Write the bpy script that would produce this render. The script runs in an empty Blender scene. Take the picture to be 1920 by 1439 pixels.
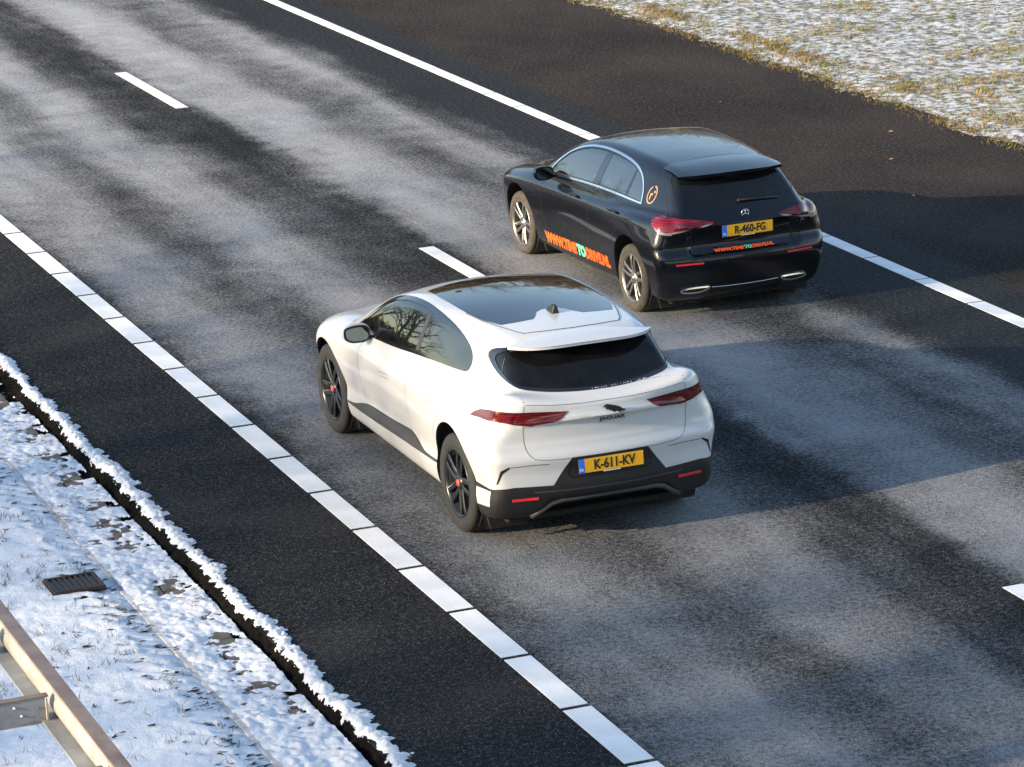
import bpy, bmesh, math, random
import numpy as np
from mathutils import Vector, Matrix
random.seed(7); rng = np.random.default_rng(11)
S = bpy.context.scene; COL = S.collection

# ------------------------------------------------------------------ camera
cam_d = bpy.data.cameras.new('camera'); cam = bpy.data.objects.new('camera', cam_d); COL.objects.link(cam)
CR = Vector((0.93074143, -0.3633435, -0.04125389)); CU = Vector((0.13524531, 0.23722003, 0.96199551)); CF = Vector((0.33974856, 0.90094848, -0.26993102))
CPOS = Vector((-7.23538, -3.49702, 7.76066))
cam.matrix_world = Matrix(((CR.x, CU.x, -CF.x, CPOS.x), (CR.y, CU.y, -CF.y, CPOS.y), (CR.z, CU.z, -CF.z, CPOS.z), (0, 0, 0, 1)))
cam_d.sensor_width = 36; cam_d.lens = 6138.72 / 1920 * 36; cam_d.clip_end = 3000; cam_d.clip_start = 0.2
S.camera = cam
# ------------------------------------------------------------------ light
SUN_EL = math.radians(16.0); SUN_AZ = math.radians(-96.3)     # azimuth measured from +Y towards +X
w = bpy.data.worlds.new('World'); S.world = w; w.use_nodes = True
nt = w.node_tree; bg = nt.nodes['Background']
sky = nt.nodes.new('ShaderNodeTexSky'); sky.sky_type = 'NISHITA'; sky.sun_disc = False
sky.sun_elevation = SUN_EL; sky.sun_rotation = SUN_AZ; sky.air_density = 1.0; sky.dust_density = 0.6; sky.ozone_density = 1.3
wb = nt.nodes.new('ShaderNodeMix'); wb.data_type = 'RGBA'; wb.blend_type = 'MULTIPLY'; wb.inputs[0].default_value = 1.0; wb.inputs[7].default_value = (1.02, 1.0, 0.985, 1)
nt.links.new(sky.outputs[0], wb.inputs[6]); nt.links.new(wb.outputs[2], bg.inputs[0]); bg.inputs[1].default_value = 0.15
sd = bpy.data.lights.new('sun', 'SUN'); sd.energy = 4.3; sd.angle = math.radians(0.53); sd.color = (1.0, 0.81, 0.56)
sun = bpy.data.objects.new('sun', sd); COL.objects.link(sun)
to_sun = Vector((math.sin(SUN_AZ) * math.cos(SUN_EL), math.cos(SUN_AZ) * math.cos(SUN_EL), math.sin(SUN_EL)))
sun.rotation_euler = to_sun.to_track_quat('Z', 'Y').to_euler()
S.view_settings.view_transform = 'Standard'; S.view_settings.look = 'None'; S.view_settings.gamma = 1
S.view_settings.use_curve_mapping = False; S.view_settings.exposure = 1.38
# ================================================================== car body surfaces (numpy implicit functions)
def spl(pts):
    """monotone cubic through points, tabulated"""
    x = np.array([q[0] for q in pts], float); y = np.array([q[1] for q in pts], float)
    h = np.diff(x); d = np.diff(y) / h; m = np.zeros_like(y)
    m[0], m[-1] = d[0], d[-1]
    for i in range(1, len(x) - 1):
        if d[i - 1] * d[i] > 0:
            w1, w2 = 2 * h[i] + h[i - 1], h[i] + 2 * h[i - 1]
            m[i] = (w1 + w2) / (w1 / d[i - 1] + w2 / d[i])
    t = np.linspace(x[0], x[-1], 1500); k = np.clip(np.searchsorted(x, t, 'right') - 1, 0, len(h) - 1)
    s = (t - x[k]) / h[k]
    v = (2*s**3 - 3*s**2 + 1) * y[k] + (s**3 - 2*s**2 + s) * h[k] * m[k] + (-2*s**3 + 3*s**2) * y[k+1] + (s**3 - s**2) * h[k] * m[k+1]
    ker = np.ones(41) / 41.; vp = np.pad(v, 20, mode='reflect', reflect_type='odd'); v = np.convolve(vp, ker, 'valid')
    return lambda q: np.interp(q, t, v)
def smax(a, b, k):
    h = np.maximum(k - np.abs(a - b), 0) / k; return np.maximum(a, b) + h * h * k * .25
def smin(a, b, k): return -smax(-a, -b, k)
def sstep(a, b, t):
    t = np.clip((t - a) / (b - a), 0, 1); return t * t * (3 - 2 * t)

def make_white():
    zr = spl([(-.9,1.41),(-.47,1.490),(-.2,1.523),(.2,1.55),(.8,1.565),(1.3,1.552),(1.7,1.51),(2.0,1.44),(2.3,1.315),(2.6,1.165),(2.8,1.06),(3.2,.82)])
    zA = spl([(-1.,1.04),(-.80,1.105),(-.65,1.165),(-.5,1.185),(-.2,1.165),(.3,1.13),(1.,1.10),(2.,1.07),(2.6,1.065),(3.,1.045),(3.3,1.0),(3.55,.91),(3.7,.80),(3.9,.62)])
    cx = spl([(-1.,.10),(-.75,.10),(-.4,0),(.2,-.07),(2.6,-.07),(3.3,-.11),(4.,-.12)])
    wb = spl([(.10,.76),(.2,.85),(.3,.90),(.4,.915),(.5,.905),(.62,.925),(.75,.942),(.88,.946),(.97,.936),(1.05,.91),(1.13,.88),(1.3,.80)])
    pl = spl([(-1.,.95),(-.6,.985),(-.2,1.),(2.7,1.),(3.2,.985),(3.6,.95),(3.95,.88)])
    yr = spl([(.1,-.60),(.25,-.70),(.35,-.765),(.5,-.80),(.62,-.79),(.72,-.805),(.80,-.777),(.88,-.764),(1.0,-.771),(1.09,-.782),(1.13,-.783),(1.3,-.78)])
    yf = spl([(.1,3.6),(.25,3.76),(.5,3.88),(.7,3.885),(.85,3.80),(1.,3.6)])
    wg = spl([(-1.,.60),(-.6,.68),(-.3,.735),(0.,.795),(.5,.845),(1.,.868),(1.6,.878),(2.2,.872),(2.6,.85),(3.,.79)])
    yb = spl([(.9,-.9),(1.1,-.73),(1.165,-.66),(1.3,-.50),(1.44,-.33),(1.6,-.12)])
    def F(P):
        x = np.abs(P[:, 0]); y = P[:, 1]; z = P[:, 2]; x2 = x * x
        bump = .016 * (np.exp(-(y / .55) ** 2) + np.exp(-((y - 2.99) / .5) ** 2)) * np.exp(-((z - .78) / .24) ** 2) - .014 * np.exp(-((y - 1.5) / .7) ** 2) * np.exp(-((z - .6) / .2) ** 2)
        side = x - (wb(z) * pl(y) + bump) + .045 * sstep(.0, .7, -y) * sstep(.82, 1.05, z)
        rear = yr(z) + .13 * x2 - y
        front = y - (yf(z) - .38 * x2)
        a = smax(side, rear, .11 + .09 * sstep(.80, 1.0, z)); top = z - (zA(y) + cx(y) * x2 + .02 * np.exp(-((x - .74) / .13) ** 2) * sstep(2.5, 3., y))
        a = smax(a, top, .03 + .10 * sstep(-.78, -.40, y)); a = smax(a, front, .28); a = smax(a, .215 + .045 * sstep(.35, .6, -y) + .125 * sstep(-.60, -.44, -x) * sstep(.40, .62, -y) - z, .06)
        ye = y + .13 * x2 * sstep(1.2, 2.0, y)
        t = np.maximum(z - 1.03, 0)
        g = smax(x - (wg(y) - .5 * t ** 1.25), z - (zr(ye) - .10 * x2), .10)
        g = smax(g, (yb(z) + .22 * x2 - y) * .75, .07)
        g = smax(g, 1.0 - z, .02)
        f = smin(a, g, .05)
        return f
    return F, ((-1.08, 1.08), (-.95, 4.02), (.12, 1.66))

def make_black():
    zr = spl([(-.95,1.29),(-.58,1.352),(-.2,1.398),(.3,1.43),(.8,1.44),(1.15,1.43),(1.45,1.395),(1.75,1.305),(2.05,1.17),(2.3,1.03),(2.7,.80)])
    zA = spl([(-1.,.93),(-.80,.985),(-.65,1.02),(-.2,1.02),(.5,1.005),(1.2,.985),(2.,.96),(2.4,.94),(2.8,.905),(3.15,.85),(3.4,.775),(3.55,.68),(3.7,.5)])
    cx = spl([(-1.,-.02),(-.5,-.06),(.2,-.07),(2.3,-.06),(3.,-.09),(4.,-.12)])
    wb = spl([(.08,.70),(.17,.78),(.24,.835),(.32,.852),(.45,.872),(.6,.89),(.72,.896),(.82,.895),(.875,.890),(.90,.880),(.93,.862),(.97,.842),(1.05,.815),(1.2,.74)])
    pl = spl([(-1.,.95),(-.6,.98),(-.2,1.),(2.3,1.),(2.8,.985),(3.2,.955),(3.65,.87)])
    yr = spl([(.08,-.6),(.2,-.68),(.3,-.755),(.42,-.795),(.55,-.812),(.615,-.805),(.66,-.785),(.70,-.762),(.8,-.758),(.9,-.768),(.97,-.765),(1.03,-.735),(1.1,-.69),(1.3,-.6)])
    yf = spl([(.08,3.3),(.2,3.48),(.4,3.58),(.6,3.6),(.75,3.52),(.9,3.3)])
    wg = spl([(-1.,.62),(-.6,.68),(-.3,.735),(0.,.775),(.5,.815),(1.,.83),(1.5,.838),(2.,.828),(2.4,.79)])
    yb = spl([(.8,-.93),(1.0,-.76),(1.1,-.685),(1.2,-.60),(1.33,-.475),(1.5,-.30)])
    def F(P):
        x = np.abs(P[:, 0]); y = P[:, 1]; z = P[:, 2]; x2 = x * x
        bump = .014 * (np.exp(-(y / .5) ** 2) + np.exp(-((y - 2.729) / .45) ** 2)) * np.exp(-((z - .68) / .2) ** 2) - .012 * np.exp(-((y - 1.4) / .7) ** 2) * np.exp(-((z - .5) / .16) ** 2)
        side = x - (wb(z + .043 * (y - 1.) * sstep(.6, .8, z)) * pl(y) + bump) + .045 * sstep(.0, .65, -y) * sstep(.72, .96, z)
        rear = yr(z) + .12 * x2 - y + .034 * sstep(-.60, -.50, -x) * sstep(.595, .65, z) * sstep(-.93, -.85, -z) + .030 * sstep(-.40, -.33, -x) * sstep(-.305, -.275, -z)
        front = y - (yf(z) - .36 * x2)
        a = smax(side, z - (zA(y) + cx(y) * x2 + .015 * np.exp(-((x - .68) / .12) ** 2) * sstep(2.1, 2.6, y)), .10)
        a = smax(a, rear, .10 + .06 * sstep(.70, .9, z)); a = smax(a, front, .26); a = smax(a, .175 - z, .07)
        ye = y + .12 * x2 * sstep(1.0, 1.8, y)
        t = np.maximum(z - .97, 0)
        g = smax(x - (wg(y) - .62 * t ** 1.18), z - (zr(ye) - .10 * x2), .10)
        g = smax(g, (yb(z) + .16 * x2 - y) * .75, .08)
        g = smax(g, .9 - z, .02)
        f = smin(a, g, .045)
        return f
    return F, ((-1.0, 1.0), (-.95, 3.72), (.08, 1.54))

def grad(F, P, e=.004):
    g = np.empty_like(P)
    for i in range(3):
        d = np.zeros(3); d[i] = e
        g[:, i] = (F(P + d) - F(P - d)) / (2 * e)
    return g
def project(F, P, n=5):
    for _ in range(n):
        g = grad(F, P); f = F(P); l = (g * g).sum(1) + 1e-6
        st = -(f / l)[:, None] * g; ln = np.linalg.norm(st, axis=1, keepdims=True)
        P = P + st * np.minimum(1, .03 / np.maximum(ln, 1e-9))
    return P
def surface_nets(F, box, h):
    ax = [np.arange(a, b + h, h) for a, b in box]; n = [len(a) for a in ax]
    G = np.stack(np.meshgrid(*ax, indexing='ij'), -1).reshape(-1, 3)
    V = F(G).reshape(n); sg = V < 0
    crn = [(i, j, k) for i in (0, 1) for j in (0, 1) for k in (0, 1)]
    sl = lambda c: tuple(slice(c[d], n[d] - 1 + c[d]) for d in range(3))
    cnt = sum(sg[sl(c)].astype(int) for c in crn); act = (cnt > 0) & (cnt < 8)
    idx = -np.ones(act.shape, int); idx[act] = np.arange(act.sum()); C = np.argwhere(act)
    acc = np.zeros((len(C), 3)); num = np.zeros(len(C))
    for c in crn:
        for d in range(3):
            if c[d]: continue
            c2 = list(c); c2[d] = 1
            va = V[tuple((C + c).T)]; vb = V[tuple((C + c2).T)]; m = (va < 0) != (vb < 0)
            t = np.where(m, va / np.where(m, va - vb, 1), 0); p = np.array(c, float) + np.zeros((len(C), 3)); p[:, d] = t
            acc[m] += p[m]; num[m] += 1
    P = np.array([a[0] for a in ax]) + (C + acc / num[:, None]) * h
    faces = []
    for d in range(3):
        u, v = (d + 1) % 3, (d + 2) % 3
        s0 = [slice(None)] * 3; s1 = [slice(None)] * 3
        s0[d] = slice(0, n[d] - 1); s1[d] = slice(1, n[d])
        a, b = sg[tuple(s0)], sg[tuple(s1)]; E = np.argwhere(a != b)
        E = E[(E[:, u] > 0) & (E[:, v] > 0) & (E[:, u] < n[u] - 1) & (E[:, v] < n[v] - 1)]
        inside = a[tuple(E.T)]
        o = lambda du, dv: idx[tuple((E - du * np.eye(3, dtype=int)[u] - dv * np.eye(3, dtype=int)[v]).T)]
        q = np.stack([o(0, 0), o(1, 0), o(1, 1), o(0, 1)], 1); q[~inside] = q[~inside][:, ::-1]
        faces.append(q)
    return project(F, P), np.concatenate(faces)
# ================================================================== helpers
def tag(o, label=None, cat=None, group=None, kind=None):
    if label: o['label'] = label
    if cat: o['category'] = cat
    if group: o['group'] = group
    if kind: o['kind'] = kind
    return o
def empty(name, loc=(0, 0, 0), rz=0.0):
    o = bpy.data.objects.new(name, None); COL.objects.link(o); o.location = loc; o.rotation_euler = (0, 0, rz); o.empty_display_size = .2; return o
def obj(name, me, m=None, parent=None, smooth=False):
    o = bpy.data.objects.new(name, me); COL.objects.link(o)
    if m is not None and not me.materials: me.materials.append(m)
    if parent is not None: o.parent = parent
    if smooth: me.polygons.foreach_set('use_smooth', [True] * len(me.polygons))
    me.update(); return o
def pyd(name, V, Fc):
    me = bpy.data.meshes.new(name); me.from_pydata([tuple(map(float, v)) for v in V], [], [tuple(int(i) for i in f) for f in Fc]); me.update(); return me
def npmesh(name, V, Fc):
    """fast mesh from numpy arrays, all faces with the same vertex count"""
    V = np.asarray(V, np.float32); Fc = np.asarray(Fc, np.int32); k = Fc.shape[1]
    me = bpy.data.meshes.new(name); me.vertices.add(len(V)); me.vertices.foreach_set('co', V.ravel())
    me.loops.add(Fc.size); me.loops.foreach_set('vertex_index', Fc.ravel()); me.polygons.add(len(Fc))
    me.polygons.foreach_set('loop_start', np.arange(0, Fc.size, k, dtype=np.int32)); me.polygons.foreach_set('loop_total', np.full(len(Fc), k, np.int32))
    me.update(calc_edges=True); me.validate(); return me
class MB:
    """collects simple solids into one mesh"""
    def __init__(s): s.V = []; s.F = []
    def add(s, V, Fc):
        b = len(s.V); s.V += [tuple(v) for v in V]; s.F += [tuple(i + b for i in f) for f in Fc]; return s
    def box(s, c, d, R=None, ch=0.0):
        x, y, z = d[0] / 2, d[1] / 2, d[2] / 2
        if ch:
            bm = bmesh.new(); bmesh.ops.create_cube(bm, size=1); bmesh.ops.scale(bm, vec=d, verts=bm.verts)
            bmesh.ops.bevel(bm, geom=bm.edges[:], offset=ch, segments=2, affect='EDGES', profile=.5)
            V = [v.co.copy() for v in bm.verts]; bm.verts.index_update(); Fc = [[v.index for v in f.verts] for f in bm.faces]; bm.free()
        else:
            V = [Vector((a, b, e)) for a in (-x, x) for b in (-y, y) for e in (-z, z)]
            Fc = [(0, 1, 3, 2), (4, 6, 7, 5), (0, 4, 5, 1), (2, 3, 7, 6), (0, 2, 6, 4), (1, 5, 7, 3)]
        if R is not None: V = [R @ v for v in V]
        return s.add([v + Vector(c) for v in V], Fc)
    def tube(s, pts, rad, n=8, caps=True):
        pts = [Vector(p) for p in pts]; rad = rad if hasattr(rad, '__len__') else [rad] * len(pts); V = []; Fc = []
        t0 = (pts[1] - pts[0]).normalized(); up = Vector((0, 0, 1)) if abs(t0.z) < .9 else Vector((1, 0, 0))
        for i, p in enumerate(pts):
            t = (pts[min(i + 1, len(pts) - 1)] - pts[max(i - 1, 0)]).normalized(); a = t.cross(up).normalized(); b = a.cross(t)
            for k in range(n):
                an = 2 * math.pi * k / n; V.append(p + (a * math.cos(an) + b * math.sin(an)) * rad[i])
        for i in range(len(pts) - 1):
            for k in range(n):
                Fc.append((i * n + k, i * n + (k + 1) % n, (i + 1) * n + (k + 1) % n, (i + 1) * n + k))
        if caps: Fc += [tuple(range(n))[::-1], tuple((len(pts) - 1) * n + k for k in range(n))]
        return s.add(V, Fc)
    def lathe(s, prof, n=48, axis='x', c=(0, 0, 0), close=False):
        V = []; Fc = []; m = len(prof)
        for k in range(n):
            a = 2 * math.pi * k / n
            for x, r in prof: V.append(Vector((x, r * math.cos(a), r * math.sin(a))) + Vector(c))
        for k in range(n):
            for j in range(m if close else m - 1):
                j2 = (j + 1) % m; Fc.append((k * m + j, k * m + j2, ((k + 1) % n) * m + j2, ((k + 1) % n) * m + j))
        return s.add(V, Fc)
    def prism(s, poly, x0, x1):
        """poly of (y,z) extruded along x"""
        n = len(poly); V = [(x0, a, b) for a, b in poly] + [(x1, a, b) for a, b in poly]
        return s.add(V, [tuple(range(n)), tuple(range(2 * n - 1, n - 1, -1))] + [(i, i + n, (i + 1) % n + n, (i + 1) % n) for i in range(n)])
    def mesh(s, name, fix=True):
        me = pyd(name, s.V, s.F)
        if fix:
            bm = bmesh.new(); bm.from_mesh(me); bmesh.ops.recalc_face_normals(bm, faces=bm.faces); bm.to_mesh(me); bm.free()
        return me
    def build(s, name, m, parent=None, smooth=False): return obj(name, s.mesh(name), m, parent, smooth)

# ------------------------------------------------------------------ materials
class N:
    """tiny node helper"""
    def __init__(s, name):
        s.m = bpy.data.materials.new(name); s.m.use_nodes = True; s.t = s.m.node_tree; s.t.nodes.clear()
        s.out = s.new('ShaderNodeOutputMaterial')
    def new(s, ty, **kw):
        n = s.t.nodes.new(ty)
        for k, v in kw.items(): setattr(n, k, v)
        return n
    def put(s, sock, v):
        if isinstance(v, bpy.types.NodeSocket): s.t.links.new(v, sock)
        elif isinstance(v, (tuple, list)) and len(v) == 3 and sock.type == 'RGBA': sock.default_value = (*v, 1)
        else: sock.default_value = v
    def math(s, op, a, b=0.0, c=0.0, clamp=False):
        n = s.new('ShaderNodeMath', operation=op, use_clamp=clamp); s.put(n.inputs[0], a); s.put(n.inputs[1], b); s.put(n.inputs[2], c); return n.outputs[0]
    def mix(s, f, a, b, blend='MIX'):
        n = s.new('ShaderNodeMix', data_type='RGBA', blend_type=blend); s.put(n.inputs[0], f); s.put(n.inputs[6], a); s.put(n.inputs[7], b); return n.outputs[2]
    def pos(s): return s.new('ShaderNodeTexCoord').outputs['Object']
    def gpos(s): return s.new('ShaderNodeNewGeometry').outputs['Position']
    def xyz(s, v): n = s.new('ShaderNodeSeparateXYZ'); s.put(n.inputs[0], v); return n.outputs
    def scale(s, v, sc):
        n = s.new('ShaderNodeVectorMath', operation='MULTIPLY'); s.put(n.inputs[0], v); n.inputs[1].default_value = sc; return n.outputs[0]
    def noise(s, v, sc, det=4, ro=.55, dist=0.0):
        n = s.new('ShaderNodeTexNoise'); s.put(n.inputs['Vector'], v); n.inputs['Scale'].default_value = sc; n.inputs['Detail'].default_value = det
        n.inputs['Roughness'].default_value = ro; n.inputs['Distortion'].default_value = dist; return n.outputs['Fac']
    def voro(s, v, sc, feat='F1', out='Distance'):
        n = s.new('ShaderNodeTexVoronoi', feature=feat); s.put(n.inputs['Vector'], v); n.inputs['Scale'].default_value = sc; return n.outputs[out]
    def ramp(s, f, stops, interp='LINEAR'):
        n = s.new('ShaderNodeValToRGB'); e = n.color_ramp; e.interpolation = interp; s.put(n.inputs[0], f)
        while len(e.elements) < len(stops): e.elements.new(.5)
        for el, (p, c) in zip(e.elements, stops):
            el.position = p; el.color = (c, c, c, 1) if not isinstance(c, (tuple, list)) else (*c, 1)
        return n.outputs[0]
    def ss(s, v, a, b):
        n = s.new('ShaderNodeMapRange', interpolation_type='SMOOTHSTEP'); s.put(n.inputs[0], v); n.inputs[1].default_value = a; n.inputs[2].default_value = b; return n.outputs[0]
    def bump(s, h, st=.3, d=.01):
        n = s.new('ShaderNodeBump'); s.put(n.inputs['Height'], h); n.inputs['Strength'].default_value = st; n.inputs['Distance'].default_value = d; return n.outputs[0]
    def bsdf(s, **kw):
        n = s.new('ShaderNodeBsdfPrincipled')
        for k, v in kw.items(): s.put(n.inputs[k.replace('_', ' ')], v)
        return n
    def done(s, sh): s.t.links.new(sh.outputs[0] if hasattr(sh, 'outputs') else sh, s.out.inputs[0]); return s.m
def pm(name, col, rough=.5, metal=0.0, var=.12, sc=14, bump=0.0, coat=0.0, spec=.5, col2=None):
    n = N(name); v = n.pos(); f = n.noise(v, sc, 5)
    c2 = col2 or tuple(c * (1 - var * 2) for c in col)
    c = n.mix(n.ss(f, .35, .65), c2, col)
    kw = dict(Base_Color=c, Roughness=n.math('ADD', rough - .05, n.math('MULTIPLY', f, .1)), Metallic=metal, Coat_Weight=coat, Coat_Roughness=.04)
    kw['Specular_IOR_Level'] = spec
    b = n.bsdf(**{k: v_ for k, v_ in kw.items() if k != 'Specular_IOR_Level'}); b.inputs['Specular IOR Level'].default_value = spec
    if bump: n.t.links.new(n.bump(n.noise(v, sc * 6, 3), bump, .004), b.inputs['Normal'])
    return n.done(b)
# ================================================================== shared materials
WHITE_IN = (.02, .02, .022)
def paint(name, col, rough, coat, grime=0.0, spec=.5):
    n = N(name); v = n.pos(); z = n.xyz(v)[2]
    f = n.noise(v, 3.0, 5); f2 = n.noise(v, 55, 3)
    g = n.math('MULTIPLY', n.math('SUBTRACT', 1.0, n.ss(z, .18, .85)), n.math('ADD', .35, n.math('MULTIPLY', n.ss(f, .3, .7), .65)))
    g = n.math('MULTIPLY', g, n.math('MULTIPLY', n.math('ADD', .6, n.math('MULTIPLY', f2, .8)), grime), clamp=True)
    c = n.mix(g, col, (.20, .19, .17))
    b = n.bsdf(Base_Color=c, Roughness=n.math('ADD', rough, n.math('MULTIPLY', g, .4)), Coat_Weight=n.math('MULTIPLY', coat, n.math('SUBTRACT', 1.0, n.math('MULTIPLY', g, .8))), Coat_Roughness=.035)
    b.inputs['Specular IOR Level'].default_value = spec
    inn = n.bsdf(Base_Color=WHITE_IN, Roughness=.9)
    mx = n.new('ShaderNodeMixShader'); n.put(mx.inputs[0], n.new('ShaderNodeNewGeometry').outputs['Backfacing'])
    n.t.links.new(b.outputs[0], mx.inputs[1]); n.t.links.new(inn.outputs[0], mx.inputs[2]); return n.done(mx)
def glass(name, tint, ior=1.55, gl=(1, 1, 1)):
    n = N(name); fr = n.new('ShaderNodeFresnel'); fr.inputs[0].default_value = ior
    v = n.pos(); dust = n.math('MULTIPLY', n.noise(v, 6, 4), .035)
    tr = n.new('ShaderNodeBsdfTransparent'); tr.inputs[0].default_value = (*tint, 1)
    gs = n.new('ShaderNodeBsdfGlossy'); gs.inputs[0].default_value = (*gl, 1); gs.inputs[1].default_value = .015
    df = n.new('ShaderNodeBsdfDiffuse'); df.inputs[0].default_value = (.35, .36, .37, 1)
    m1 = n.new('ShaderNodeMixShader'); n.put(m1.inputs[0], dust); n.t.links.new(tr.outputs[0], m1.inputs[1]); n.t.links.new(df.outputs[0], m1.inputs[2])
    m = n.new('ShaderNodeMixShader'); n.put(m.inputs[0], fr.outputs[0]); n.t.links.new(m1.outputs[0], m.inputs[1]); n.t.links.new(gs.outputs[0], m.inputs[2]); return n.done(m)
M = {}
M['white_paint'] = paint('white_car_paint', (.53, .53, .53), .32, .7, .40)
M['black_paint'] = paint('black_car_paint', (.0018, .002, .004), .22, .62, .02, .25)
M['black_gloss'] = pm('gloss_black_trim', (.008, .008, .010), .12, coat=.6, var=.05)
M['cladding'] = pm('black_plastic_cladding', (.0085, .0085, .010), .6, var=.15, sc=30, bump=.15)
M['cladding_dusty'] = pm('dusty_grey_cladding', (.050, .048, .050), .5, var=.1, sc=9)
M['rubber'] = pm('tyre_rubber', (.022, .021, .020), .8, var=.15, sc=25, bump=.2)
M['rubber_dusty'] = pm('salt_dusted_tyre_rubber', (.060, .050, .040), .85, var=.2, sc=18, bump=.2)
M['dark'] = pm('dark_underbody', (.010, .010, .010), .85, var=.2)
M['glass_tint'] = glass('tinted_side_glass', (.16, .19, .20), 1.8)
M['glass_dark'] = glass('dark_privacy_glass', (.012, .014, .018), 1.36)
M['glass_rear'] = glass('grey_rear_glass', (.09, .12, .13), 1.45)
M['glass_clear'] = glass('green_tinted_glass', (.42, .52, .50), 2.5)
M['roof_glass'] = pm('black_panoramic_glass', (.004, .005, .007), .05, var=.02, spec=.7)
M['chrome'] = pm('brushed_chrome_trim', (.78, .79, .80), .16, 1.0, var=.04)
M['mirror'] = pm('mirror_silvering', (.16, .20, .20), .02, 1.0, var=.02)
M['rim_dark'] = pm('dark_satin_rim', (.028, .030, .034), .28, .6, var=.08, coat=.3)
M['rim_silver'] = pm('silver_alloy_rim', (.25, .245, .235), .34, .85, var=.06)
M['disc'] = pm('brake_disc_steel', (.22, .21, .20), .4, .9, var=.1)
M['orange'] = pm('orange_vinyl', (.85, .11, .008), .45, var=.03)
M['teal'] = pm('mint_green_vinyl', (.16, .68, .42), .45, var=.03)
M['bronze'] = pm('bronze_vinyl', (.42, .22, .10), .4, var=.05)
M['yellow'] = pm('yellow_plate', (.80, .40, .012), .4, var=.04)
M['plate_blue'] = pm('blue_plate_band', (.03, .16, .70), .4, var=.03)
M['ink'] = pm('black_print', (.010, .010, .010), .5, var=.02)
M['white_print'] = pm('white_print', (.7, .72, .72), .5, var=.03)
M['seam'] = pm('panel_gap_shadow', (.012, .012, .012), .9, var=.02)
M['seam_soft'] = pm('narrow_panel_gap', (.12, .125, .13), .8, var=.02)
M['seat'] = pm('dark_seat_fabric', (.03, .03, .034), .8, var=.1)
M['seat_light'] = pm('pale_grey_seat_leather', (.30, .33, .36), .6, var=.1)
M['jacket_blue'] = pm('pale_blue_jacket_cloth', (.20, .36, .48), .85, var=.1)
M['jacket_dark'] = pm('teal_jacket_cloth', (.03, .10, .12), .85, var=.1)
M['skin'] = pm('skin', (.42, .25, .18), .6, var=.05)
M['hair'] = pm('dark_hair', (.02, .015, .012), .8, var=.1)
M['brake_red'] = pm('red_centre_cap', (.45, .06, .06), .45, var=.05)
def lamp(name, a, b, rough=.12):
    n = N(name); v = n.pos(); f = n.noise(n.scale(v, (1, 1, 6)), 9, 3)
    z = n.xyz(v)[2]; st = n.math('ADD', n.math('MULTIPLY', n.math('SINE', n.math('MULTIPLY', z, 330.0)), .15), f)
    c = n.mix(n.ss(st, .3, .7), a, b); s = n.bsdf(Base_Color=c, Roughness=rough, Coat_Weight=.5, Coat_Roughness=.02); return n.done(s)
M['lamp_red'] = lamp('red_lamp_lens', (.045, .001, .0015), (.15, .002, .004))
M['lamp_deep'] = lamp('deep_red_lamp_lens', (.045, .002, .004), (.13, .003, .006))
M['lamp_bright'] = lamp('bright_red_lamp_lens', (.10, .0008, .003), (.30, .002, .008))
M['lamp_clear'] = lamp('clear_lamp_lens', (.20, .16, .155), (.34, .30, .295))
M['reflector'] = lamp('red_reflector', (.55, .01, .015), (.8, .03, .03), .25)
M['snow_bits'] = pm('snow_bits', (.50, .53, .58), .8, var=.1)

# ================================================================== shell handling
AX = {'side': (1, 2), 'rear': (0, 2), 'top': (0, 1)}
def inside(poly, a, b):
    r = False; n = len(poly); j = n - 1
    for i in range(n):
        (xi, yi), (xj, yj) = poly[i], poly[j]
        if (yi > b) != (yj > b) and a < (xj - xi) * (b - yi) / (yj - yi) + xi: r = not r
        j = i
    return r
def rounded(poly, it=2, keep=()):
    """Chaikin corner cutting on a closed outline; indices in keep stay sharp"""
    for _ in range(it):
        out = []; nk = []; n = len(poly)
        for i in range(n):
            p, c, q = poly[i - 1], poly[i], poly[(i + 1) % n]
            if i in keep: nk.append(len(out)); out.append(c)
            else: out += [(c[0] * .75 + p[0] * .25, c[1] * .75 + p[1] * .25), (c[0] * .75 + q[0] * .25, c[1] * .75 + q[1] * .25)]
        poly = out; keep = nk
    return poly
def offset(poly, d):
    """shift a closed outline inwards (d>0)"""
    n = len(poly); A = sum(poly[i - 1][0] * poly[i][1] - poly[i][0] * poly[i - 1][1] for i in range(n)); sg = 1 if A > 0 else -1; out = []
    for i in range(n):
        p, c, q = poly[i - 1], poly[i], poly[(i + 1) % n]
        u = Vector((c[0] - p[0], c[1] - p[1])); v = Vector((q[0] - c[0], q[1] - c[1]))
        if u.length < 1e-6 or v.length < 1e-6: out.append(c); continue
        u.normalize(); v.normalize(); n1 = Vector((-u.y, u.x)) * sg; n2 = Vector((-v.y, v.x)) * sg; m = n1 + n2
        k = min(1 / max(.35, (1 + n1.dot(n2)) / 2), 2); m = m * .5 * k
        out.append((c[0] + m.x * d, c[1] + m.y * d))
    return out
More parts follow.
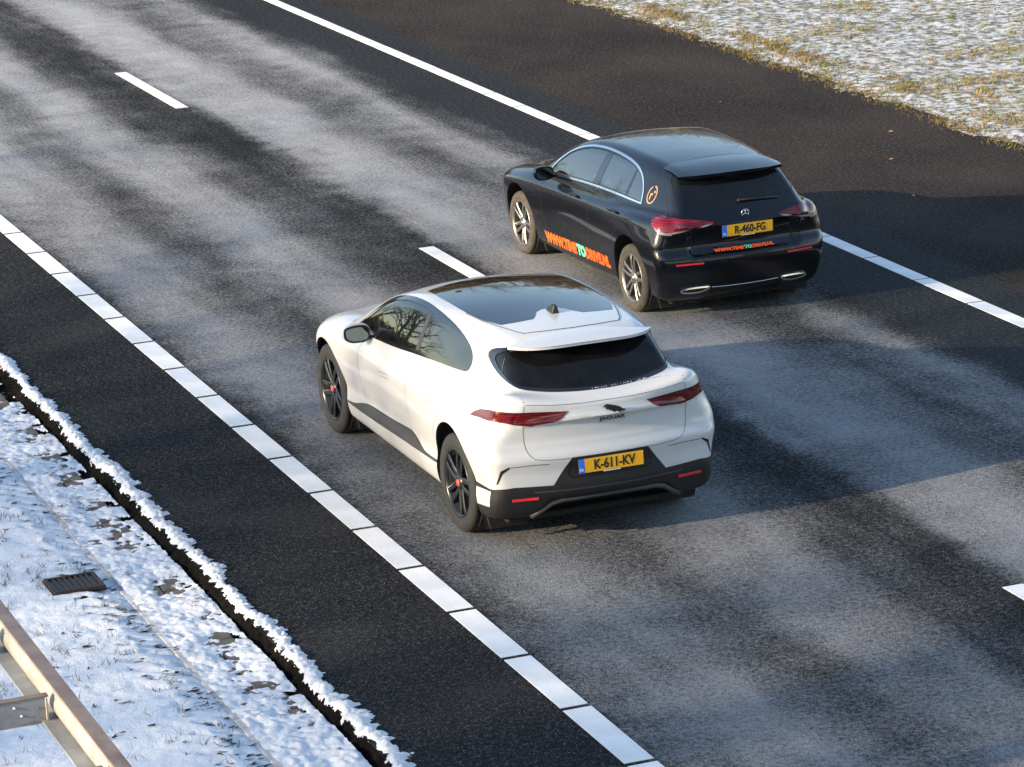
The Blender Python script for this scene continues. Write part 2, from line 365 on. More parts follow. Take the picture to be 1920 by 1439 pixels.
class Shell:
    def __init__(s, maker, h=.025):
        s.F, box = maker(); P, Q = surface_nets(s.F, box, h); g = grad(s.F, P)
        n = np.cross(P[Q[:, 1]] - P[Q[:, 0]], P[Q[:, 2]] - P[Q[:, 1]])
        if (n * g[Q[:, 0]]).sum() < 0: Q = Q[:, ::-1]
        me = npmesh('shell', P, Q); s.bm = bmesh.new(); s.bm.from_mesh(me); bpy.data.meshes.remove(me)
        s.lay = s.bm.faces.layers.int.new('part'); s.keys = ['body']; s.cuts = []
    def hit(s, view, a, b, sign=-1):
        """surface point looked up along the view's axis"""
        ax = {'side': 0, 'rear': 1, 'top': 2}[view]; a = np.atleast_1d(a).astype(float); b = np.atleast_1d(b).astype(float)
        st, lo = {'side': (1.10 * sign, .25 * sign), 'rear': (-1.0, .3), 'top': (1.7, .5)}[view]
        ts = np.linspace(st, lo, 240); best = np.full(len(a), np.nan); done = np.zeros(len(a), bool); mn = np.full(len(a), 9.); mt = np.full(len(a), st)
        def P(t):
            q = np.zeros((len(a), 3)); o = [i for i in range(3) if i != ax]; q[:, o[0]] = a; q[:, o[1]] = b; q[:, ax] = t; return q
        for t in ts:
            f = s.F(P(np.full(len(a), t))); new = (f < 0) & ~done; best[new] = t; done |= new
            m = f < mn; mn[m] = f[m]; mt[m] = t
        d = abs(ts[1] - ts[0]) * (1 if lo > st else -1); t = np.where(done, best, mt); q0 = t - d; q1 = t.copy()
        for _ in range(14):
            m = (q0 + q1) / 2; f = s.F(P(m)) < 0; q1 = np.where(f, m, q1); q0 = np.where(f, q0, m)
        t = np.where(done, (q0 + q1) / 2, mt); Q = P(t); g = grad(s.F, Q); g /= np.linalg.norm(g, axis=1, keepdims=True); return Q, g
    def cond(s, view, sign):
        if view == 'side': return lambda c, n: c.x * sign > .3 and n.x * sign > .22
        if view == 'rear': return lambda c, n: n.y < -.12 and c.y < .6
        return lambda c, n: n.z > .3 and c.z > .6
    def mark(s, key, poly, view, sign=-1, over=('body',), cond=None):
        ia, ib = AX[view]; ok = cond or s.cond(view, sign); bm = s.bm
        a0, a1 = min(p[0] for p in poly) - .03, max(p[0] for p in poly) + .03; b0, b1 = min(p[1] for p in poly) - .03, max(p[1] for p in poly) + .03
        fs = set()
        for f in bm.faces:
            c = f.calc_center_median()
            if a0 < c[ia] < a1 and b0 < c[ib] < b1 and ok(c, f.normal): fs.add(f)
        n = len(poly)
        for i in range(n):
            p, q = poly[i - 1], poly[i]
            du, dv = q[0] - p[0], q[1] - p[1]; L = math.hypot(du, dv)
            if L < 1e-5: continue
            no = [0, 0, 0]; no[ia] = -dv / L; no[ib] = du / L; co = [0, 0, 0]; co[ia] = p[0]; co[ib] = p[1]
            x0, x1, y0, y1 = min(p[0], q[0]) - .002, max(p[0], q[0]) + .002, min(p[1], q[1]) - .002, max(p[1], q[1]) + .002
            sel = []
            for f in fs:
                vs = [(v.co[ia], v.co[ib]) for v in f.verts]
                if max(v[0] for v in vs) < x0 or min(v[0] for v in vs) > x1 or max(v[1] for v in vs) < y0 or min(v[1] for v in vs) > y1: continue
                d = [(v[0] - p[0]) * no[ia] + (v[1] - p[1]) * no[ib] for v in vs]
                if min(d) < -1e-5 and max(d) > 1e-5: sel.append(f)
            if not sel: continue
            ge = set(sel)
            for f in sel: ge.update(f.edges); ge.update(f.verts)
            r = bmesh.ops.bisect_plane(bm, geom=list(ge), plane_co=co, plane_no=no, dist=1e-6)
            fs = {f for f in fs if f.is_valid}; fs.update(g for g in r['geom'] if isinstance(g, bmesh.types.BMFace))
        if key not in s.keys: s.keys.append(key)
        k = s.keys.index(key); ov = {s.keys.index(o) for o in over if o in s.keys}
        for f in fs:
            if f.is_valid and f[s.lay] in ov:
                c = f.calc_center_median()
                if inside(poly, c[ia], c[ib]) and ok(c, f.normal): f[s.lay] = k
    def extract(s, key, name, m, parent, lift=0.0):
        k = s.keys.index(key); fs = [f for f in s.bm.faces if f[s.lay] == k]
        if not fs: print('EMPTY', key); return None
        vs = {}; V = []; Fc = []
        for f in fs:
            t = []
            for v in f.verts:
                if v.index not in vs: vs[v.index] = len(V); V.append(v.co[:])
                t.append(vs[v.index])
            Fc.append(t)
        V = np.array(V); g = grad(s.F, V); g /= np.linalg.norm(g, axis=1, keepdims=True) + 1e-9
        me = bpy.data.meshes.new(name); me.from_pydata((V + g * lift).tolist(), [], Fc); me.polygons.foreach_set('use_smooth', [True] * len(Fc))
        me.normals_split_custom_set([tuple(g[l.vertex_index]) for l in me.loops]); return obj(name, me, m, parent)
    def finish(s): s.bm.verts.index_update()
    def ribbon(s, name, pts, view, width, m, parent, sign=-1, lift=.0015, closed=False, step=.02, thick=0.0):
        P = []; n = len(pts)
        for i in range(n if closed else n - 1):
            p, q = pts[i], pts[(i + 1) % n]; k = max(1, int(math.dist(p, q) / step))
            P += [(p[0] + (q[0] - p[0]) * j / k, p[1] + (q[1] - p[1]) * j / k) for j in range(k)]
        if not closed: P.append(pts[-1])
        Q, g = s.hit(view, [p[0] for p in P], [p[1] for p in P], sign); n = len(Q); V = []; Fc = []
        T = np.roll(Q, -1, 0) - np.roll(Q, 1, 0)
        if not closed: T[0] = Q[1] - Q[0]; T[-1] = Q[-1] - Q[-2]
        T /= np.linalg.norm(T, axis=1, keepdims=True) + 1e-9; B = np.cross(T, g); B /= np.linalg.norm(B, axis=1, keepdims=True) + 1e-9
        w2 = width / 2
        prof = [(-w2, lift), (w2, lift)] if not thick else [(-w2, 0), (-w2, thick * .7), (-w2 * .6, thick), (w2 * .6, thick), (w2, thick * .7), (w2, 0)]
        for i in range(n):
            for a, b in prof: V.append(Q[i] + B[i] * a + g[i] * b)
        k = len(prof)
        for i in range(n if closed else n - 1):
            for j in range(k - 1): Fc.append((i * k + j, i * k + j + 1, ((i + 1) % n) * k + j + 1, ((i + 1) % n) * k + j))
        return obj(name, pyd(name, V, Fc), m, parent, smooth=bool(thick))
def spoiler(s, car, m, y0, yr, zr, hw, p, dy, dz, thick, yu, zu):
    """roof spoiler: skin from the roof at y0 to the trailing edge, lip, then the underside running forward to the glass"""
    n = 41; us = np.linspace(-1, 1, n); rows = []
    Q0, g0 = s.hit('top', us * hw * .985, np.full(n, y0) - .02 * np.abs(us) ** 2)
    X = us * hw; Yt = yr + dy * np.abs(us) ** p; Zt = zr - dz * np.abs(us) ** 2
    Q0 = Q0 + g0 * .0015; T = np.stack([X, Yt, Zt], 1)
    # tangent-following blend from roof to trailing edge
    for f in (0, .2, .4, .6, .8, .95):
        r = Q0 * (1 - f) + T * f; r[:, 2] += .012 * math.sin(math.pi * f) * (1 - .3 * np.abs(us)); rows.append(r)
    rows.append(T); rows.append(T + np.array((0, .004, -.005))); rows.append(T + np.array((0, .004, -thick)))
    k = len(rows); V = np.concatenate(rows); F_ = [(j * n + i, (j + 1) * n + i, (j + 1) * n + i + 1, j * n + i + 1) for j in range(k - 1) for i in range(n - 1)]
    o = obj('spoiler', pyd('spoiler', V, F_), m, car, smooth=True); b = o.modifiers.new('e', 'EDGE_SPLIT'); b.split_angle = math.radians(40)
    U = np.stack([X * .97, np.full(n, yu) + 0 * X, np.full(n, zu)], 1); B_ = T + np.array((0, .006, -thick + .001)); C_ = (U + B_) / 2 + np.array((0, 0, .0))
    obj('spoiler_underside', pyd('spoiler_underside', np.concatenate([B_, C_, U]), [(j * n + i, j * n + i + 1, (j + 1) * n + i + 1, (j + 1) * n + i) for j in range(2) for i in range(n - 1)]), M['ink'], o)
    return o
def fan(name, pts, m, parent):
    return obj(name, pyd(name, pts, [tuple(range(len(pts)))]), m, parent)
def arch(cy, cz, rx, rz, low, n=22):
    pts = []
    for i in range(n + 1):
        a = math.pi * i / n; pts.append((cy + rx * math.cos(a), cz + rz * math.sin(a)))
    return pts + [(cy - rx * 1.03, low), (cy + rx * 1.03, low)]
def mirror_x(poly): return [(-a, b) for a, b in poly]

def text_mesh(txt, size, sx=1.0, off=0.0, extrude=.0012, align='CENTER', shear=0.0):
    cu = bpy.data.curves.new('t', 'FONT'); cu.body = txt; cu.size = size; cu.align_x = align; cu.align_y = 'CENTER'; cu.offset = off; cu.extrude = extrude; cu.shear = shear; cu.resolution_u = 3
    o = bpy.data.objects.new('t', cu); COL.objects.link(o); dg = bpy.context.evaluated_depsgraph_get(); dg.update()
    me = bpy.data.meshes.new_from_object(o.evaluated_get(dg)); bpy.data.objects.remove(o); bpy.data.curves.remove(cu)
    for v in me.vertices: v.co.x *= sx
    return me
def place(me, origin, right, up):
    """map text XY onto a plane"""
    r = Vector(right).normalized(); u = Vector(up).normalized(); nn = r.cross(u).normalized()
    for v in me.vertices: v.co = Vector(origin) + r * v.co.x + u * v.co.y + nn * v.co.z
    me.update(); return me
def plate(parent, c, tilt, reg, rz=0.0):
    """Dutch plate: flat at c, facing -y"""
    R = Matrix.Rotation(rz, 3, 'Z') @ Matrix.Rotation(tilt, 3, 'X'); up = R @ Vector((0, 0, 1)); rt = R @ Vector((1, 0, 0)); nn = rt.cross(up); C = Vector(c)
    p = MB().box(C, (.530, .010, .120), R, ch=.003).build('number_plate', M['ink'], parent)
    MB().box(C + nn * .005 + rt * .021, (.472, .006, .106), R, ch=.002).build('plate_face', M['yellow'], p)
    MB().box(C + nn * .005 - rt * .238, (.044, .0062, .106), R, ch=.002).build('plate_band', M['plate_blue'], p)
    obj('registration_text', place(text_mesh(reg, .102, .80, .0028), C + nn * .0085 + rt * .022 - up * .002, rt, up), M['ink'], p)
    obj('country_text', place(text_mesh('NL', .030, .9, .0004), C + nn * .0085 - rt * .238 - up * .028, rt, up), M['white_print'], p)
    obj('dealer_text', place(text_mesh('autohuis', .001, 1), C, rt, up), M['white_print'], p) if False else MB().box(C + nn * .007 - up * .0575, (.14, .003, .006), R).build('frame_print', M['white_print'], p)
    return p

def wheel(name, r, w, rr, style, mt, mr, cap):
    """axle along x, outboard face towards -x; x=0 is the outboard sidewall bulge"""
    W = empty(name); t = MB(); hw = w
    prof = [(.030, rr - .004), (.012, rr + .006), (.004, rr + .03), (.000, (r + rr) / 2), (.004, r - .035), (.016, r - .012), (.030, r - .004)]
    for k in range(4):
        x = .035 + (hw - .075) * (k + .6) / 4.2; prof += [(x, r), (x + .0015, r - .007), (x + .008, r - .007), (x + .0095, r)]
    prof += [(hw - .030, r - .004), (hw - .012, r - .014), (hw, (r + rr) / 2), (hw - .01, rr), (hw - .03, rr - .01)]
    t.lathe(prof, 72).build('tyre', mt, W, smooth=True)
    s = MB().lathe([(.030, rr - .020), (.012, rr - .010), (.006, rr + .002), (.010, rr + .008), (.018, rr + .010)], 72).build('rim', mr, W, smooth=True)
    MB().lathe([(.026, rr - .013), (.05, rr - .03), (hw - .04, rr - .035), (hw - .02, rr + .0)], 48).build('barrel', M['dark'], s, smooth=True)
    MB().lathe([(.10, .04), (.10, rr * .72), (.112, rr * .72), (.112, .04)], 40).build('brake_disc', M['disc'], W, smooth=False)
    sp = MB(); N5 = 5
    for k in range(N5):
        a0 = 2 * math.pi * k / N5 + .25
        for sgn in (-1, 1):
            secs = []
            for f, wd, dx, sp_ in ((.0, .036, .030, .020), (.35, .032, .020, .028), (.75, .032, .014, .036 if style == 'twin' else .034), (1., .036, .016, .044 if style == 'twin' else .040)):
                R_ = .045 + (rr - .055) * f; lat = sgn * sp_ * (1.0 if style == 'twin' else 1.25) + (.03 * f if style == 'swept' else 0)
                secs.append((R_, lat, wd * (1 if style == 'twin' else 1.35), dx))
            V = []; Fc = []
            rad = Vector((0, math.cos(a0), math.sin(a0))); tan = Vector((0, -math.sin(a0), math.cos(a0)))
            for R_, lat, wd, dx in secs:
                c = rad * R_ + tan * lat
                V += [c + tan * wd * .5 + Vector((dx + .006, 0, 0)), c + tan * wd * .28 + Vector((dx, 0, 0)), c - tan * wd * .28 + Vector((dx, 0, 0)), c - tan * wd * .5 + Vector((dx + .006, 0, 0)), c - tan * wd * .35 + Vector((dx + .045, 0, 0)), c + tan * wd * .35 + Vector((dx + .045, 0, 0))]
            for j in range(3):
                for i in range(6): Fc.append((j * 6 + i, j * 6 + (i + 1) % 6, (j + 1) * 6 + (i + 1) % 6, (j + 1) * 6 + i))
            Fc += [tuple(range(6))[::-1], tuple(range(18, 24))]
            q = MB().add(V, Fc).build('spoke', mr, s)
    MB().lathe([(.020, .0), (.020, .030), (.026, .058), (.05, .070), (.10, .070)], 32).build('hub', mr, s, smooth=True)
    MB().lathe([(.012, .0), (.013, .024), (.022, .030)], 24).build('centre_cap', cap, W, smooth=True)
    return W
def copy_tree(o, parent=None):
    c = o.copy(); COL.objects.link(c)
    if parent is not None: c.parent = parent
    for ch in list(o.children): copy_tree(ch, c)
    return c
def flat_tree(W, car, x, y, z, right):
    """wheel: Empty -> becomes the tyre's siblings under one 'wheel' part (thing > wheel > pieces)"""
    W.parent = car; W.location = (x, y, z); W.rotation_euler = (0, 0, math.pi if right else 0)

def sdf_mesh(name, prims, h, m, parent, k=.04):
    """prims: (a, b, ra, rb) tapered capsules merged into one continuous skin"""
    A = np.array([p[0] for p in prims], float); B = np.array([p[1] for p in prims], float); ra = np.array([p[2] for p in prims]); rb = np.array([p[3] for p in prims])
    def F(P):
        f = None
        for a, b, r0, r1 in zip(A, B, ra, rb):
            d = b - a; t = np.clip(((P - a) @ d) / max(d @ d, 1e-9), 0, 1); q = np.linalg.norm(P - a - t[:, None] * d, axis=1) - (r0 + (r1 - r0) * t)
            f = q if f is None else smin(f, q, k)
        return f
    mx = max(ra.max(), rb.max()) + .05; lo = np.minimum(A, B).min(0) - mx; hi = np.maximum(A, B).max(0) + mx
    P, Q = surface_nets(F, tuple(zip(lo, hi)), h); g = grad(F, P); n = np.cross(P[Q[:, 1]] - P[Q[:, 0]], P[Q[:, 2]] - P[Q[:, 1]])
    if (n * g[Q[:, 0]]).sum() < 0: Q = Q[:, ::-1]
    return obj(name, npmesh(name, P, Q), m, parent, smooth=True)
def seat(parent, x, y, z, m, w=.50):
    s = MB().box((x, y, z), (w, .50, .16), ch=.05).build('seat', m, parent, smooth=True)
    MB().box((x, y - .30, z + .34), (w - .02, .14, .62), Matrix.Rotation(-.32, 3, 'X'), ch=.05).build('seat_back', m, s, smooth=True)
    MB().box((x, y - .43, z + .76), (.26, .10, .17), Matrix.Rotation(-.25, 3, 'X'), ch=.04).build('headrest', m, s, smooth=True)
    return s
def driver(label, c, x, y, z, jm, rz):
    """seated figure; x,y,z = hip point, in car coordinates (the root copies the car's frame)"""
    t = empty('person', c[0], rz)
    tag(t, label, 'person'); V = Vector((x, y, z))
    def q(a, b, e): return (x + a, y + b, z + e)
    body = sdf_mesh('body', [(q(0, -.02, .02), q(0, -.10, .22), .15, .15), (q(0, -.10, .22), q(0, -.15, .44), .16, .15), (q(-.13, -.16, .48), q(.13, -.16, .48), .075, .075),
        (q(-.19, -.15, .47), q(-.26, .06, .26), .058, .048), (q(-.26, .06, .26), q(-.15, .32, .34), .045, .033), (q(.19, -.15, .47), q(.25, .07, .26), .058, .048), (q(.25, .07, .26), q(.14, .32, .34), .045, .033),
        (q(-.09, 0, 0), q(-.13, .42, .06), .095, .070), (q(.09, 0, 0), q(.13, .42, .06), .095, .070), (q(-.13, .42, .06), q(-.12, .66, -.26), .062, .042), (q(.13, .42, .06), q(.12, .66, -.26), .062, .042),
        (q(-.12, .66, -.26), q(-.12, .80, -.28), .042, .034), (q(.12, .66, -.26), q(.12, .80, -.28), .042, .034)], .024, jm, t)
    P = [(q(0, -.155, .50), q(0, -.145, .60), .052, .055), (q(0, -.15, .70), q(0, -.125, .665), .088, .070), (q(0, -.085, .625), q(0, -.065, .612), .040, .030), (q(0, -.045, .665), q(0, -.028, .650), .018, .014),
         (q(-.088, -.14, .67), q(-.090, -.145, .69), .014, .016), (q(.088, -.14, .67), q(.090, -.145, .69), .014, .016)]
    hd = sdf_mesh('head', P, .013, M['skin'], t, .02)
    sdf_mesh('hair', [(q(0, -.175, .715), q(0, -.165, .74), .094, .086), (q(0, -.19, .66), q(0, -.20, .70), .070, .085)], .013, M['hair'], t, .03)
    for sx in (-1, 1):
        hx = .145 * sx; pr = [(q(hx, .335, .345), q(hx * .93, .385, .365), .030, .028)]
        for i in range(4):
            a = q(hx * .93 + (-.024 + .016 * i), .392, .372 + .004 * i); b = q(hx * .93 + (-.024 + .016 * i), .42 , .385 + .004 * i); e = q(hx * .93 + (-.024 + .016 * i), .428, .362 + .004 * i)
            pr += [(a, b, .0088, .008), (b, e, .008, .007)]
        pr.append((q(hx * .93 - .03 * sx, .355, .362), q(hx * .93 - .035 * sx, .39, .382), .010, .009))
        sdf_mesh('hand', pr, .006, M['skin'], t, .008)
    return t
# ================================================================== white crossover
CWL = (1.590, 18.71, 0.0); CWR = 0.0037
def white_car():
    car = empty('car', CWL, CWR)
    tag(car, 'white electric crossover with black panoramic roof and dark wheels', 'car')
    s = Shell(make_white); pw = M['white_paint']
    a_r = arch(.055, .40, .425, .455, .10); a_f = arch(3.035, .40, .425, .425, .10)
    win = rounded([(2.50,1.035),(2.30,1.145),(2.12,1.258),(2.00,1.345),(1.867,1.409),(1.66,1.458),(1.42,1.487),(1.16,1.496),(.885,1.488),(.62,1.469),(.413,1.438),(.254,1.396),(.15,1.343),(.108,1.285),(.118,1.225),(.165,1.203),(.346,1.189),(.66,1.172),(1.07,1.139),(1.41,1.105),(1.78,1.075),(2.07,1.053)], 1, keep=(0, 15))
    win_in = offset(win, .030); fw = [p for p in win_in]
    pil = [(1.10, 1.60), (1.085, .95), (1.02, .95), (1.03, 1.60)]
    clad = rounded([(2.62,.392),(2.43,.408),(2.20,.468),(2.02,.488),(1.793,.492),(1.514,.500),(1.226,.522),(1.06,.535),(.95,.508),(.80,.452),(.71,.440),(.40,.452),(.40,.425),(.926,.412),(1.345,.399),(1.77,.387),(2.174,.378),(2.62,.378)], 1)
    fd = [(2.17,.43),(2.20,.75),(2.16,.95),(2.06,1.03),(1.70,1.065),(1.05,1.125),(1.05,1.50),(1.06,.80),(1.05,.43)]
    fd = [(2.10,.385),(2.17,.60),(2.20,.80),(2.17,.97),(2.09,1.05),(1.78,1.078),(1.055,1.143),(1.055,.385)]
    rd = [(1.055,.385),(1.055,1.143),(.66,1.174),(.20,1.205),(.205,1.05),(.255,.92),(.33,.84),(.42,.74),(.50,.60),(.55,.48),(.60,.385)]
    for sg in (-1, 1):
        t = 'L' if sg < 0 else 'R'
        s.mark('arch', a_r, 'side', sg, cond=lambda c, n, sg=sg: c.x * sg > .50); s.mark('arch', a_f, 'side', sg, cond=lambda c, n, sg=sg: c.x * sg > .50)
        s.mark('wtrim' + t, win, 'side', sg); s.mark('wfront' + t, [(3, .9), (3, 1.6), (1.10, 1.6), (1.085, .9)], 'side', sg, over=('none',))
        s.mark('win' + t, win_in, 'side', sg, over=('wtrim' + t,))
        s.mark('bp' + t, pil, 'side', sg, over=('win' + t,))
        s.mark('wrear' + t, [(1.03, 1.6), (1.02, .95), (-.3, .95), (-.3, 1.6)], 'side', sg, over=('win' + t,))
        s.mark('clad' + t, clad, 'side', sg)
        s.mark('fdoor' + t, fd, 'side', sg); s.mark('rdoor' + t, rd, 'side', sg)
    # rear: glass, lamps, tailgate, bumper
    up = lambda c, n: c.y < .2 and n.y < -.1 and c.z < 1.47
    rw = rounded([(-.56,1.455),(-.62,1.43),(-.655,1.38),(-.662,1.32),(-.655,1.265),(-.635,1.232),(-.585,1.212),(-.449,1.193),(-.3,1.180),(-.12,1.171),(.12,1.171),(.3,1.180),(.449,1.193),(.585,1.212),(.635,1.232),(.655,1.265),(.662,1.32),(.655,1.38),(.62,1.43),(.56,1.455)], 1)
    s.mark('rtrim', rw, 'rear', cond=lambda c, n: n.y < -.05 and c.y < .05)
    s.mark('rglass', offset(rw, .018), 'rear', over=('rtrim',), cond=lambda c, n: n.y < -.05 and c.y < .05)
    tl = [(-.312,1.068),(-.45,1.078),(-.62,1.090),(-.74,1.096),(-.80,1.098),(-.80,1.020),(-.76,1.012),(-.70,.996),(-.59,.984),(-.56,.992),(-.43,1.000),(-.385,1.012)]
    tls = [(-.20,1.018),(-.30,1.058),(-.37,1.085),(-.46,1.105),(-.62,1.108),(-.75,1.080),(-.75,.990),(-.6,1.0),(-.4,1.022)]
    full = lambda sg: (lambda c, n, sg=sg: c.y < -.22 and c.x * sg > .28 and (n.y < -.05) and c.x * sg < .803)
    for sg in (-1, 1):
        t = 'L' if sg < 0 else 'R'; m_ = (lambda q: q) if sg < 0 else mirror_x
        s.mark('lamp' + t, m_(tl), 'rear', cond=full(sg))
        s.mark('lampside' + t, [(-.305,1.008),(-.345,1.043),(-.42,1.075),(-.54,1.095),(-.80,1.100),(-.80,1.0),(-.68,1.016),(-.60,1.020),(-.45,1.020)], 'side', sg, cond=lambda c, n, sg=sg: c.x * sg > .795 and c.y < -.25)
    blk = [(-.97,.497),(-.906,.507),(-.855,.522),(-.744,.530),(-.452,.518),(-.303,.716),(.303,.716),(.452,.518),(.744,.530),(.855,.522),(.906,.507),(.97,.497),(.97,.10),(-.97,.10)]
    s.mark('bump', blk, 'rear', cond=lambda c, n: c.y < -.30 and c.z < .75)
    for sg in (-1, 1):
        t = 'L' if sg < 0 else 'R'
        s.mark('bump', [(-.30,.490),(-.30,.468),(-.9,.50),(-.9,.522)] , 'side', sg, over=('body',), cond=lambda c, n, sg=sg: c.x * sg > .75)
        s.mark('tab' + t, [(-.30,.466),(-.62,.496),(-.60,.372),(-.30,.330)], 'side', sg, over=('bump',), cond=lambda c, n, sg=sg: c.x * sg > .75)
    tg = rounded([(-.648,1.20),(-.640,1.155),(-.655,1.06),(-.652,.87),(-.640,.80),(-.615,.755),(-.566,.722),(-.30,.708),(.30,.708),(.566,.722),(.615,.755),(.640,.80),(.652,.87),(.655,1.06),(.640,1.155),(.648,1.20),(.65,1.27),(-.65,1.27)], 1)
    s.mark('tgate', tg, 'rear', cond=lambda c, n: n.y < -.1 and c.y < -.38)
    for sg in (-1, 1):
        m_ = (lambda q: q) if sg < 0 else mirror_x; t = 'L' if sg < 0 else 'R'
        s.mark('notch' + t, m_([(-.775,.694),(-.838,.664),(-.866,.560),(-.856,.560),(-.824,.642),(-.775,.680)]), 'rear', cond=lambda c, n: c.y < -.3)
    # roof
    rg = [(-.565,.80),(-.556,.58),(-.520,.335),(-.458,.160),(-.322,.140),(-.205,.140),(-.165,.195),(-.115,.297),(-.055,.345),(.055,.345),(.115,.297),(.165,.195),(.205,.140),(.322,.140),(.458,.160),(.520,.335),(.556,.58),(.565,.80),(.562,1.2),(.545,1.56),(.3,1.66),(0,1.69),(-.3,1.66),(-.545,1.56),(-.562,1.2)]
    s.mark('roofg', rg, 'top', cond=lambda c, n: n.z > .5 and c.z > 1.35)
    ws = [(-.60,1.78),(-.35,1.84),(0,1.87),(.35,1.84),(.60,1.78),(.74,2.30),(.76,2.62),(.4,2.74),(0,2.78),(-.4,2.74),(-.76,2.62),(-.74,2.30)]
    s.mark('wscreen', ws, 'top', cond=lambda c, n: n.z > .3 and c.z > 1.0)
    hd = [(-.72,2.70),(-.4,2.83),(0,2.87),(.4,2.83),(.72,2.70),(.74,3.2),(.66,3.6),(.4,3.72),(0,3.76),(-.4,3.72),(-.66,3.6),(-.74,3.2)]
    s.mark('hood', hd, 'top', cond=lambda c, n: n.z > .3)
    hl = [(.50,.72),(.70,.78),(.86,.80),(.80,.70),(.55,.66)]
    for sg in (-1, 1): s.mark('head' + ('L' if sg < 0 else 'R'), [(a * sg, b) for a, b in hl], 'rear', cond=lambda c, n: c.y > 3.3)
    s.mark('grille', [(-.5,.42),(.5,.42),(.55,.66),(-.55,.66)], 'rear', cond=lambda c, n: n.y > .5 and c.y > 3.3)
    s.finish()
    s.extract('body', 'body', pw, car)
    for t, sg in (('L', -1), ('R', 1)):
        s.extract('wtrim' + t, 'window_trim', M['black_gloss'], car, .002)
        s.extract('win' + t, 'front_window', M['glass_tint'], car, -.003)
        s.extract('wrear' + t, 'rear_side_window', M['glass_tint'], car, -.003)
        s.extract('bp' + t, 'door_pillar', M['cladding_dusty'], car, -.001)
        s.extract('clad' + t, 'side_cladding', M['cladding_dusty'], car, .004)
        d1 = s.extract('fdoor' + t, 'front_door', pw, car); d2 = s.extract('rdoor' + t, 'rear_door', pw, car)
        for d, (y0, z0, y1, z1) in ((d1, (1.67, .868, 1.455, .890)), (d2, (.593, .942, .37, .958))):
            s.ribbon('door_handle', [(y0, z0), (y1, z1), (y1, z1 - .034), (y0 - .03, z0 - .030)], 'side', .004, M['seam_soft'], d, sg)
        s.ribbon('door_gap', [(2.10,.385),(2.17,.60),(2.20,.80),(2.17,.97),(2.09,1.05)], 'side', .0035, M['seam_soft'], d1, sg)
        s.ribbon('door_gap', [(1.055,.50),(1.055,.8),(1.055,1.143)], 'side', .0035, M['seam_soft'], d1, sg)
        s.ribbon('door_gap', rounded([(.20,1.205),(.205,1.05),(.255,.92),(.33,.84),(.42,.74),(.50,.60),(.55,.47)], 1)[3:-3], 'side', .0035, M['seam_soft'], d2, sg)
        L = s.extract('lamp' + t, 'tail_light', M['lamp_red'] if t == 'L' else M['lamp_deep'], car, .004)  # left lens lighter than right: the sun on it is put into the colour
        if 'lampside' + t in s.keys: s.extract('lampside' + t, 'lamp_corner', M['lamp_red'], L, .004)
        q = sg
        s.ribbon('light_bar', [(q*.34,1.052),(q*.5,1.045),(q*.66,1.052),(q*.80,1.064)], 'rear', .012, M['lamp_deep'], L, lift=.006)
        s.ribbon('light_bar', [(q*.36,1.030),(q*.5,1.018),(q*.66,1.016),(q*.72,1.026)], 'rear', .016, M['lamp_deep'], L, lift=.006)
        s.extract('tab' + t, 'bumper_corner', pw, car, .003)
        s.extract('notch' + t, 'air_outlet', M['ink'], car, .002)
        s.ribbon('bumper_crease', [(q*.765,.686),(q*.60,.690),(q*.48,.684)], 'rear', .006, M['seam_soft'], car)
    R_ = s.extract('rtrim', 'rear_window_trim', M['black_gloss'], car, .002)
    RG = s.extract('rglass', 'rear_window', M['glass_dark'], car, -.003)
    T = s.extract('tgate', 'tailgate', pw, car)
    B = s.extract('bump', 'rear_bumper', M['cladding'], car, .002)
    s.extract('roofg', 'roof_glass', M['roof_glass'], car, .001); s.extract('wscreen', 'windscreen', M['glass_tint'], car)
    s.extract('hood', 'bonnet', pw, car); s.extract('grille', 'grille', M['cladding'], car)
    for t in 'LR':
        s.extract('head' + t, 'headlight', M['lamp_clear'], car, .003)
    s.ribbon('tailgate_gap', [p for p in tg if p[1] < 1.19], 'rear', .004, M['seam_soft'], T)
    s.ribbon('tailgate_gap', [(-.635,1.148),(-.45,1.126),(-.2,1.113),(.2,1.113),(.45,1.126),(.635,1.148)], 'rear', .004, M['seam_soft'], T)
    for q in (-1, 1): s.ribbon('quarter_gap', [(q*.60,-.262),(q*.655,-.30),(q*.665,-.40)], 'top', .004, M['seam_soft'], car)
    s.ribbon('spoiler_gap', [(-.385,-.118),(-.2,-.155),(0,-.168),(.2,-.155),(.385,-.118)], 'top', .009, M['seam'], car)
    # roof channels beside the glass, seen as soft creases
    for q in (-1, 1): s.ribbon('roof_channel', [(q*.565,.62),(q*.535,.34),(q*.485,.14),(q*.42,-.06),(q*.385,-.118)], 'top', .010, M['seam_soft'], car, thick=.004)
    spoiler(s, car, pw, -.19, -.468, 1.487, .582, 4.5, .190, .010, .022, -.30, 1.440)

    # fog reflectors, plate, emblem
    for q in (-1, 1):
        Q, g = s.hit('rear', [q*.662], [.428]); a = math.atan2(g[0][0], -g[0][1])
        MB().box(Q[0], (.20, .012, .022), Matrix.Rotation(a, 3, 'Z'), ch=.004).build('reflector', M['reflector'], B)
    Q, g = s.hit('rear', [0.], [.642]); plate(car, (0, Q[0][1] - .012, .640), -.06, 'K-611-KV')
    Q, g = s.hit('rear', [0.03], [.98]); me = place(text_mesh('JAGUAR', .036, 1.55, .0008, .0015), (0.03, Q[0][1] - .006, .972), (1, 0, 0), (0, 0, 1)); obj('brand_lettering', me, M['ink'], T)
